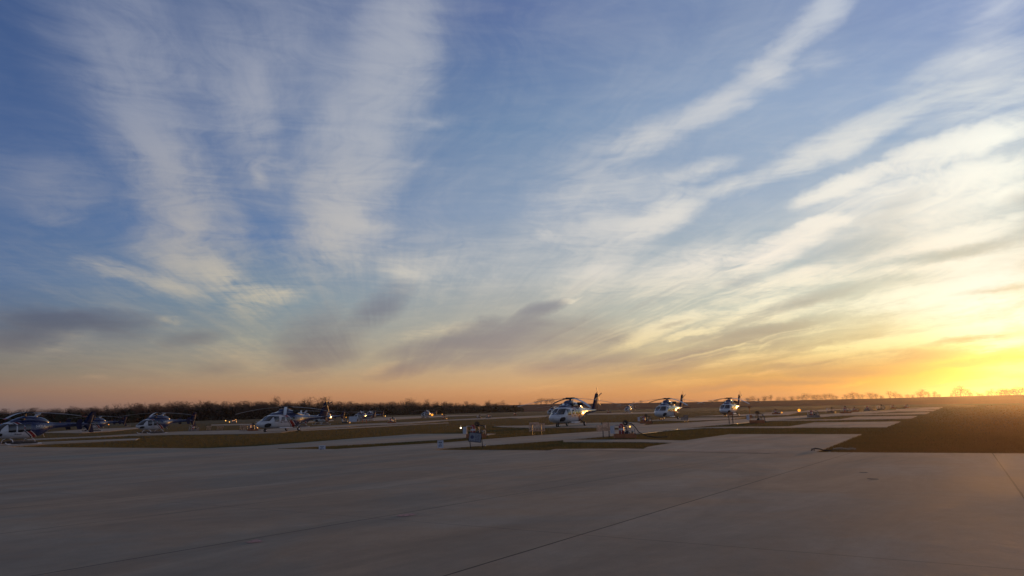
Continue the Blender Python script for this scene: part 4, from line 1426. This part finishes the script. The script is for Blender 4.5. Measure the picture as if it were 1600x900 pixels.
# dark evergreens in front of the wood at far left
for (px, h, lb) in ((-8, 9.5, 'dark evergreen bush at the very left edge of the wood'), (24, 9.0, 'round dark evergreen above the leftmost helicopter rotor'), (38, 7.0, 'low dark evergreen right of the round one'),
                    (61, 9.6, 'pointed dark evergreen above the red bladed rotor'), (96, 8.6, 'wide dark evergreen above the tail boom of the leftmost helicopter'), (108, 8.0, 'dark evergreen touching the wide one'),
                    (124, 8.6, 'dark evergreen above the fin of the leftmost helicopter'), (205, 9.5, 'dark evergreen left of the helicopter with skids in view')):
    d = float(np.interp(px, wpx, [w[1] for w in WOOD])) - 12
    x, y, _ = at_dist(px, d)
    r_ = empty('evergreen_tree', (x, y, 0))
    MB().tube([(0, 0, 0), (0, 0, h * .7)], [.22, .06], 7).build('trunk', M['bark'], r_, True)
    N = 1500
    cl = rng.normal(0, 1, (9, 3)) * [h * .24, h * .24, h * .16] + [0, 0, h * .5]
    cc = cl[rng.integers(0, 9, N)] + rng.normal(0, 1, (N, 3)) * h * .13
    cc[:, 2] = np.clip(cc[:, 2], .2, h * rng.uniform(.9, 1.0, N))
    t4 = np.stack([cc + rng.normal(0, .28, (N, 3)) for _ in range(3)], 1).reshape(-1, 3)
    np_mesh('crown', t4, np.arange(N * 3).reshape(-1, 3), M['evergreen'], r_)
    tag(r_, lb, 'tree', 'evergreens before the wood')


# ------------------------------------------------------------------ short grass standing along the slab edges and over the near field
def inside(px, py, poly):
    res = np.zeros(len(px), bool)
    n = len(poly)
    for i in range(n):
        x0, y0 = poly[i]
        x1, y1 = poly[(i + 1) % n]
        c = ((y0 > py) != (y1 > py)) & (px < (x1 - x0) * (py - y0) / (y1 - y0 + 1e-12) + x0)
        res ^= c
    return res


NG = 640000
a_ = rng.uniform(-.72, .72, NG)
d_ = 1.0 / rng.uniform(1 / 330., 1 / 27., NG)
gx_, gy_ = np.sin(a_) * d_, np.cos(a_) * d_
jx_, jy_ = gx_ + rng.normal(0, .09, NG), gy_ + rng.normal(0, .09, NG)      # a ragged fringe creeps over the slab edges
keep = ~inside(jx_, jy_, AP)
for poly in PAVE:
    keep &= ~inside(jx_, jy_, poly)
gx_, gy_, d_ = gx_[keep], gy_[keep], d_[keep]
n = len(gx_)
patch_ = .5 + .5 * np.sin(gx_ * .9 + 2 * np.sin(gy_ * .31)) * np.sin(gy_ * .77 + 1.7 * np.sin(gx_ * .23))
hgt = (.045 + .035 * patch_ * rng.uniform(.3, 1, n)) * np.minimum(1.15, 1 + d_ / 300)
wd = (.008 + .010 * rng.uniform(0, 1, n)) * (1 + d_ / 45)
th = rng.uniform(0, 6.28, n)
lean = rng.normal(0, .035, (n, 2))
b1 = np.stack([gx_ - np.cos(th) * wd, gy_ - np.sin(th) * wd, np.full(n, -.025)], 1)
b2 = np.stack([gx_ + np.cos(th) * wd, gy_ + np.sin(th) * wd, np.full(n, -.025)], 1)
tp = np.stack([gx_ + lean[:, 0], gy_ + lean[:, 1], hgt], 1)
gv_ = np.stack([b1, b2, tp], 1).reshape(-1, 3)
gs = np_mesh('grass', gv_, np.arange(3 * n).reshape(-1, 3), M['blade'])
tag(gs, 'short olive grass between the concrete slabs', 'grass', kind='stuff')


# ------------------------------------------------------------------ ground equipment
def put(root, px, py, rz, label, cat, group=None, scale=1.0, z=0.0):
    x, y = ground(px, py, z)
    root.location = (x, y, z)
    root.rotation_euler = (0, 0, rz)
    root.scale = (scale,) * 3
    return tag(root, label, cat, group)


def face(px):
    """turn a thing so that its local -y side looks back along the picture column"""
    return -R(azel(px, 640)[0])


def fuel_stand(lamp='lampwarm', red=True, reel=True, lamp_x=.55, big=1.0, panel=True, hose=1):
    """pump rack: orange drip tray, steel rack, red filter vessel, hose reel, panel, lamp"""
    r_ = empty('fuel_stand')
    t = MB()
    t.box(0, 0, .06, 1.5, .8, .05)
    for sx, sy, lx, ly in ((0, -.4, 1.5, .03), (0, .4, 1.5, .03), (-.735, 0, .03, .77), (.735, 0, .03, .77)):
        t.box(sx, sy, .20, lx, ly, .26)
    t.build('drip_tray', M['orange'], r_)
    f = MB()
    for x in (-.70, -.25, .25, .70):
        f.tube([(x, .30, 0), (x, .30, .95 if abs(x) > .5 else .86)], .022, 6)
        f.tube([(x, -.34, 0), (x, -.34, .62 + .3 * (x < 0))], .020, 6)
    f.tube([(-.70, .30, .92), (.70, .30, .92)], .022, 6)
    f.tube([(-.70, .30, .55), (.70, .30, .55)], .018, 6)
    f.tube([(-.70, -.34, .90), (-.25, -.34, .90)], .018, 6)
    f.tube([(-.70, -.34, .90), (-.70, .30, .92)], .018, 6)
    f.build('rack', M['steel'], r_, True)
    if panel:
        MB().box(-.86, -.1, .62, .26, .04, .52).build('notice_panel', M['sign'], r_)
    if red:
        v = MB()
        v.tube([(-.22, -.05, .12), (-.22, -.05, .20), (-.22, -.05, .86), (-.22, -.05, .97), (-.22, -.05, 1.02)], [.16, .18, .18, .12, .04], 14)
        vo = v.build('filter_vessel', M['red'], r_, True)
        MB().tube([(-.22, -.05, .58), (-.22, -.05, .70)], .184, 14).build('label_band', M['sign'], vo, True)
    pmp = MB()
    pmp.box(.16, 0, .30, .34, .26, .30)
    pmp.tube([(.16, -.2, .42), (.16, .2, .42)], .13, 12)
    pmp.tube([(.16, .05, .42), (.16, .05, .80), (-.1, .05, .84)], .035, 8)
    pmp.build('pump', M['darksteel'], r_, True)
    if reel:
        rl = MB()
        pts = [(.08 + .17 * math.cos(a), .16, 1.06 + .17 * math.sin(a)) for a in np.linspace(0, 2 * math.pi, 19)]
        rl.tube(pts, .025, 6, False)
        pts = [(.08 + .10 * math.cos(a), .12, 1.06 + .10 * math.sin(a)) for a in np.linspace(0, 2 * math.pi, 17)]
        rl.tube(pts, .04, 6, False)
        rl.tube([(.08, .02, 1.12), (.08, .24, 1.12)], .05, 8)
        rl.tube([(.08, .2, 1.12), (.25, .30, .86)], .02, 6)
        rl.build('hose_reel', M['black'], r_, True)
    if hose:
        h = MB()
        L_ = 1.8 * hose
        h.tube([(.25, .1, .98), (.55, .0, .92), (.74, -.05, .62), (.80, -.12, .28), (.84, -.2, .06)] if hose < 1 else
               [(.20, .1, 1.06), (.50, .0, 1.0), (.72, -.1, .78), (.95, -.2, .42), (1.5, -.3, .14), (2.1, -.25, .05), (2.9, .1, .05)], .030, 8)
        h.build('hose', M['black'], r_, True)
    lm = MB()
    lm.tube([(lamp_x, .25, .92), (lamp_x, .25, 1.0)], .02, 6)
    lo = lm.build('lamp_bracket', M['steel'], r_)
    MB().ellipsoid((lamp_x, .0, .80), (.055, .05, .055), 12, 8).build('lamp', M[lamp] if lamp in M else M['steel'], lo, True)
    g_ = MB()
    g_.tube([(.5, -.30, .35), (.5, -.36, .52)], .07, 12)
    g_.tube([(.36, -.30, .2), (.36, -.30, .62), (.60, -.30, .62), (.60, -.30, .2)], .014, 6)
    g_.build('meter', M['steel'], r_, True)
    return r_


def slatted_stand(style):
    """timber stand: slatted boxes on two legs"""
    r_ = empty('slatted_stand')
    if style == 0:
        legs = (-.42, .34)
        for x in legs:
            MB().tube([(x, 0, 0), (x, 0, .95)], .04, 6).build('leg', M['darksteel'], r_)
        b_ = MB()
        for k in range(9):
            b_.box(-.62 + .15 * k, -.06 - .04 * (k > 3), .66 + (.05 if k < 4 else 0), .085, .035, .66)
        b_.box(0, .0, .38, 1.34, .05, .08)
        b_.box(0, .0, .92, 1.34, .05, .08)
        b_.build('slatted_panel', M['wood'], r_)
        MB().box(-.22, .12, 1.02, .74, .42, .10).build('shelf', M['wood'], r_)
    else:
        for x in (-.02, .42):
            MB().tube([(x, 0, 0), (x, 0, 1.02)], .032, 6).build('leg', M['darksteel'], r_)
        b_ = MB()
        for k in range(6):
            b_.box(.0 + .088 * k, -.05, .78, .06, .03, .60)
        b_.box(.22, 0, .52, .56, .04, .05)
        b_.box(.22, 0, 1.05, .56, .04, .05)
        b_.build('slatted_panel', M['wood'], r_)
        c = MB()
        for k in range(5):
            c.box(-.44 + .088 * k, -.03, .66, .06, .03, .36)
        c.box(-.26, 0, .50, .46, .05, .05)
        c.box(-.26, .05, .84, .46, .16, .05)
        c.build('slatted_box', M['wood'], r_)
        MB().box(-.06, 0, 1.02, .10, .08, .14).build('bracket', M['darksteel'], r_)
    return r_


st0 = slatted_stand(0)
put(st0, 839.5, 680.2, face(839) + R(8), 'weathered timber slatted stand on short legs left of the largest helicopter', 'stand', 'slatted timber stands')
st1 = slatted_stand(1)
put(st1, 943, 683.6, face(943) + R(-6), 'timber stand with two stepped slatted panels below the largest helicopter tail', 'stand', 'slatted timber stands')
st2 = copy_tree(st1)
put(st2, 1070, 662, face(1070) + R(20), 'grey slatted stand beside the middle white helicopter', 'stand', 'slatted timber stands', .95)
for ch in st2.children:
    if 'slatted' in ch.name:
        ch.data = ch.data.copy()
        ch.data.materials[0] = M['greywood']

pst = empty('post_stand')
for x in (-.20, .20):
    MB().tube([(x, 0, 0), (x, 0, .95)], .045, 6).build('leg', M['darksteel'], pst)
MB().box(0, 0, 1.10, .52, .22, .38).build('box', M['orange'], pst)
put(pst, 1142.5, 662.0, face(1142), 'orange topped stand on two dark legs in front of the third white helicopter', 'stand', z=.05)

# fuel stands, nearest first
FS = empty  # readability
near = fuel_stand('lampwarm', lamp_x=.38)
put(near, 976.5, 685.2, face(977) + R(4), 'nearest fuel stand with red vessel, amber lamp and hose trailing right', 'fuel stand', 'fuel stands by the pads')
pA = fuel_stand('white_glint', lamp_x=-1.15, hose=.5)
put(pA, 744, 684.8, face(744), 'fuel stand behind the leaning notice board, white light on its left', 'fuel stand', 'fuel stands by the pads', 1.05)
pC = fuel_stand(None, hose=.5, lamp_x=-.5)
put(pC, 1009, 662.3, face(1009), 'fuel stand at the grass edge left of the middle white helicopter', 'fuel stand', 'fuel stands by the pads', 1.0)
pD = fuel_stand(None, hose=.5, reel=True, red=False)
put(pD, 1183, 661.6, face(1183), 'fuel stand right of the third white helicopter beside a tall orange post', 'fuel stand', 'fuel stands by the pads', 1.1)
lp = empty('lamp_post')
MB().tube([(0, 0, 0), (0, 0, 1.75)], .05, 8).build('post', M['orange'], lp, True)
MB().tube([(0, 0, 1.75), (0, 0, 1.80), (0, 0, 1.92)], [.10, .22, .20], 12).build('lamp_head', M['orange'], lp, True)
MB().box(.12, 0, .75, .22, .14, .30).build('control_box', M['orange'], lp)
put(lp, 1172.5, 661.0, 0, 'tall orange post with flat head left of its fuel stand', 'post')

small = fuel_stand(None, hose=.5, panel=False)
small_b = fuel_stand(None, hose=.5, panel=True, red=False)
small_c = fuel_stand(None, hose=.5, panel=False, reel=False)
for v_, mt in ((small_b, 'darksteel'), (small_c, 'greywood')):
    for ch in v_.children:
        if ch.name.startswith('drip_tray'):
            ch.data.materials[0] = M[mt]
        if ch.name.startswith('notice_panel'):
            ch.location = (.1, 0, .05)
KINDS_ = [small, small_b, small_c]
firsts = set()
FAR = [
    (1213, 647.6, .95, 'far fuel stand on the pad edge halfway to the orange taxiway glow'),
    (1271, 652.4, 1.05, 'fuel stand right of the orange taxiway glow, wheels of hose showing'),
    (1299, 645.0, 1.0, 'fuel stand at the taxiway edge just beyond the thin bright puddle'),
    (1322, 646.2, 1.15, 'bulky dark fuel stand left of the second bright puddle'),
    (1336, 643.4, .9, 'small fuel stand right behind the bulky dark one'),
    (1357, 642.2, 1.1, 'fuel stand left of the third bright puddle'),
    (1377, 640.8, 1.1, 'fuel stand beside the farthest bright puddle'),
    (1396, 638.6, .95, 'small far fuel stand on the narrow empty helipad'),
    (1417, 637.6, .95, 'farthest fuel stand, near the ends of the last helipads'),
    (303, 673.6, 1.0, 'fuel stand with posts on the left taxiway right of the helicopter with skids'),
    (541, 661.4, 1.2, 'fuel stand with reddish lights left of the grey panel'),
    (612, 661.6, 1.1, 'low fuel stand on the left taxiway edge right of the grey panel'),
    (694, 655.0, 1.1, 'fuel stand on the grass right of the lone small helicopter'),
    (764, 653.6, 1.1, 'dark fuel stand on the far lane, right one of two'),
    (749, 653.8, .9, 'brown fuel stand on the far lane, left one of two'),
    (951, 645.6, 1.2, 'fuel stand on the far grass behind the tail of the largest helicopter'),
    (805, 649.0, 1.2, 'far fuel stand before the levee left of the largest helicopter'),
    (365, 661.2, 1.3, 'far fuel stand with warm lights left of the red striped helicopter'),
]
for i, (px, py, sc, lb) in enumerate(FAR):
    k_ = KINDS_[(i * 2 + i // 4) % 3]
    r_ = k_ if id(k_) not in firsts else copy_tree(k_)
    firsts.add(id(k_))
    put(r_, px, py, face(px) + rnd.uniform(-.9, .9), lb, 'fuel stand', 'small far fuel stands', sc)

# glowing balls on posts, standing in for sun glints
def beacon(px, py, h, mat, label, r=.12):
    b_ = empty('glow_post')
    MB().tube([(0, 0, 0), (0, 0, h)], .035, 6).build('post', M['darksteel'], b_)
    MB().ellipsoid((0, 0, h + r * .8), (r, r, r), 12, 8).build('glow_ball', M[mat], b_, True)
    put(b_, px, py, 0, label, 'beacon', 'glowing glint balls')


beacon(1249.5, 651.6, .85, 'beacon', 'orange glow put in for a sun glint on the far taxiway left of a fuel stand', .22)
beacon(675.3, 653.4, .9, 'beacon', 'orange glow put in for a sun glint, right of the lone small helicopter', .42)
beacon(352.5, 661.8, .9, 'lampwarm', 'warm light of a close pair on the far left grass, left one', .16)
beacon(358.5, 661.9, .5, 'lampwarm', 'warm light of a close pair on the far left grass, right one', .13)
beacon(169.5, 669.9, 1.0, 'beacon', 'small orange light right of the blue helicopter behind the leftmost one', .11)
beacon(602, 652.4, .7, 'lampwarm', 'small warm light on the far strip beyond the grey panel', .2)
beacon(691, 651.0, 1.0, 'beacon', 'small reddish light above the fuel stand on the grass', .2)
beacon(541, 658.2, 1.1, 'beacon', 'reddish light over the fuel stand left of the grey panel', .15)
beacon(1221.8, 648.3, .35, 'beacon', 'low orange light right of the fuel stand halfway to the taxiway glow', .13)

# notice boards
def text_bars(mb, x0, x1, z, t=.026, y=-.02, words=3, seed=1):
    r = random.Random(seed)
    x = x0
    for _ in range(words):
        w = (x1 - x0) / words * r.uniform(.55, .9)
        mb.box(x + w / 2, y, z, w, .008, t)
        x += (x1 - x0) / words


nb = empty('notice_board')
tilt = Matrix.Rotation(R(-12), 3, 'X') @ Matrix.Rotation(R(7), 3, 'Y')
pn = MB()
pn.box(0, 0, 0, .66, .025, .48)
po = pn.build('board', M['board'], nb)
po.rotation_euler = tilt.to_euler()
po.location = (0, 0, .66)
rm = MB()
for bx, bz, lx, lz in ((0, .25, .70, .035), (0, -.25, .70, .035), (-.34, 0, .035, .53), (.34, 0, .035, .53)):
    rm.box(bx, -.002, bz, lx, .036, lz)
rm.build('frame', M['darksteel'], po)
ik = MB()
ik.tube([(-.16, -.013, .0), (-.16, -.020, .0)], .10, 18)
text_bars(ik, .0, .28, .14, words=2, seed=3)
text_bars(ik, .0, .28, .06, words=3, seed=4)
text_bars(ik, .0, .28, -.02, words=2, seed=5)
text_bars(ik, .0, .28, -.10, words=3, seed=6)
text_bars(ik, -.28, .28, -.19, words=4, seed=7)
ik.build('lettering', M['navyink'], po)
for (x, dx_) in ((-.33, .06), (.35, .06)):
    MB().tube([(x + .03, .0, .46), (x + .03 + dx_, -.08, .0)], .022, 6).build('leg', M['black'], nb)
    MB().tube([(x, .03, .92), (x + .10, .34, .0)], .018, 6).build('leg', M['black'], nb)
put(nb, 742.5, 702.2, face(742) + R(3), 'leaning framed notice board on thin dark legs at the apron edge', 'sign')


def small_sign(w, h, foot):
    s_ = empty('small_sign')
    b0 = MB().box(0, 0, foot + h / 2, w, .02, h).build('board', M['sign'], s_)
    ik_ = MB()
    z0 = foot + h / 2
    for k, (a, b_) in enumerate(((-.30, .30), (-.16, .16), (-.32, .32))):
        text_bars(ik_, a * w, b_ * w, z0 + h * (.24 - .24 * k), t=h * .12, y=-.014, words=2 + (k != 1), seed=20 + k)
    ik_.build('lettering', M['navyink'], b0)
    for x in (-w * .3, w * .3):
        MB().tube([(x, .02, 0), (x, .02, foot + h * .9)], .012, 6).build('leg', M['darksteel'], s_)
    return s_


put(small_sign(.40, .28, .02), 503.2, 703.9, face(503), 'low white sign standing on the apron edge left of the grass wedge', 'sign', 'small white signs', z=.0)
put(small_sign(.34, .42, .10), 688.3, 702.6, face(688), 'small upright white sign left of the leaning notice board', 'sign', 'small white signs', z=.0)
gp = empty('grey_panel')
MB().box(0, 0, 1.0, 1.9, .06, 1.3).build('panel', M['sign'], gp)
for x in (-.7, .7):
    MB().tube([(x, .05, 0), (x, .05, 1.5)], .04, 6).build('leg', M['darksteel'], gp)
put(gp, 551.5, 661.5, face(551), 'plain grey panel on legs before the close pair of far helicopters', 'panel')
for i, (px, lb) in enumerate(((566.5, 'red white post right of the grey panel, left one'), (572.5, 'red white post right of the grey panel, right one'))):
    MBp = empty('marker_post')
    MB().tube([(0, 0, 0), (0, 0, .85)], .07, 8).build('post', M['red'], MBp)
    put(MBp, px, 661.3, 0, lb, 'post', 'red marker posts')

# white slanting guard racks on the left taxiway
def guard_rack(nslat, w, h=.75):
    g = empty('guard_rack')
    b_ = MB()
    for k in range(nslat):
        x = -w / 2 + w * (k + .5) / nslat
        b_.tube([(x - .04, 0, 0), (x + .10, .0, h)], .035, 6)
    b_.build('slats', M['wood'], g)
    MB().tube([(-w / 2, 0, h * .8), (w / 2 + .1, 0, h * .8)], .03, 6).build('rail', M['wood'], g)
    MB().box(0, .1, .07, w + .1, .4, .07).build('base', M['darksteel'], g)
    return g


put(guard_rack(5, 1.1), 343.5, 672.4, face(343), 'small rack of pale slanting slats on the left taxiway', 'rack', 'slatted racks on the left taxiway')
put(guard_rack(4, .9, .95), 378.5, 673.8, face(378), 'slatted rack, left of two near the nose of the red striped helicopter', 'rack', 'slatted racks on the left taxiway')
put(guard_rack(5, 1.3, .95), 386.5, 673.8, face(386), 'slatted rack, right of two near the nose of the red striped helicopter', 'rack', 'slatted racks on the left taxiway')
k2 = copy_tree(small)
put(k2, 394.5, 673.8, face(395), 'dark fuel stand crowded by slatted racks at the red striped helicopter nose', 'fuel stand', 'small far fuel stands', 1.0)
put(guard_rack(4, .9, .8), 402, 673.6, face(402), 'slatted rack touching the nose of the red striped helicopter', 'rack', 'slatted racks on the left taxiway')
put(guard_rack(4, 1.3, .9), 200, 668.4, face(200), 'far rack of pale slats left of the helicopter with skids in view', 'rack', 'slatted racks on the left taxiway')
put(guard_rack(4, .8, .9), 326, 673.2, face(326), 'narrow slatted rack between the left fuel stand and the small rack', 'rack', 'slatted racks on the left taxiway')

# things lying in the grass on the right, and the box by the taxiway
hc = empty('hose_coil')
pts = [(-.55, 0, .04), (-.45, .05, .16), (-.30, .1, .20), (-.05, .1, .16), (.15, .05, .10), (.40, .0, .08), (.60, -.1, .04)]
MB().tube(pts, .035, 8).build('hose', M['black'], hc, True)
MB().tube([(-.50, 0, .0), (-.50, .0, .18), (-.36, .0, .18), (-.36, .0, .0)], .03, 8).build('coupling', M['darksteel'], hc, True)
put(hc, 1283, 706.2, face(1285), 'short black hose lying in the grass at the nearest pad corner', 'hose', None, .75)
for (px, py, w, lb) in ((1312, 702.6, .42, 'flat pale slab in the grass right of the nearest pad, left one'), (1330, 702.9, .30, 'flat pale slab in the grass right of the nearest pad, right one')):
    cs = MB()
    cs.box(0, 0, .03, w * 1.3, .35, .07)
    cs.box(0, 0, .075, w * .7, .2, .03)
    o_ = cs.build('drain_cover', M['pad'])
    put(o_, px, py, face(px), lb, 'drain cover', 'pale drain covers')
for (px, py, lb) in ((1296, 708.6, 'small white stone at the apron edge below the black hose, left one'), (1306, 708.9, 'small white stone at the apron edge below the black hose, right one')):
    o_ = MB().ellipsoid((0, 0, .03), (.09, .06, .035), 9, 6).build('white_stone', M['white'], smooth=True)
    put(o_, px, py, .3, lb, 'stone', 'white stones at the apron edge')
vk = MB().ellipsoid((0, 0, .05), (.07, .07, .08), 10, 6)
o_ = vk.build('edge_light', M['steel'], smooth=True)
put(o_, 758.5, 697.6, 0, 'tiny pale edge light beside the right leg of the notice board', 'edge light')



# ------------------------------------------------------------------ thin haze added for a warm glow towards the sun
hm = bpy.data.materials.new('glow haze')
hm.use_nodes = True
ht = NT(hm.node_tree)
hv = ht.n('ShaderNodeVolumePrincipled')
hv.inputs['Color'].default_value = (.95, .93, .92, 1)
hv.inputs['Density'].default_value = 0.00005
hv.inputs['Anisotropy'].default_value = .90
ho = ht.n('ShaderNodeOutputMaterial')
hm.node_tree.links.new(hv.outputs[0], ho.inputs['Volume'])
hz = MB().box(100, 900, 14.5, 3400, 2300, 32).build('haze', hm)
tag(hz, 'thin haze added for the sun glow over the whole airfield', kind='stuff')
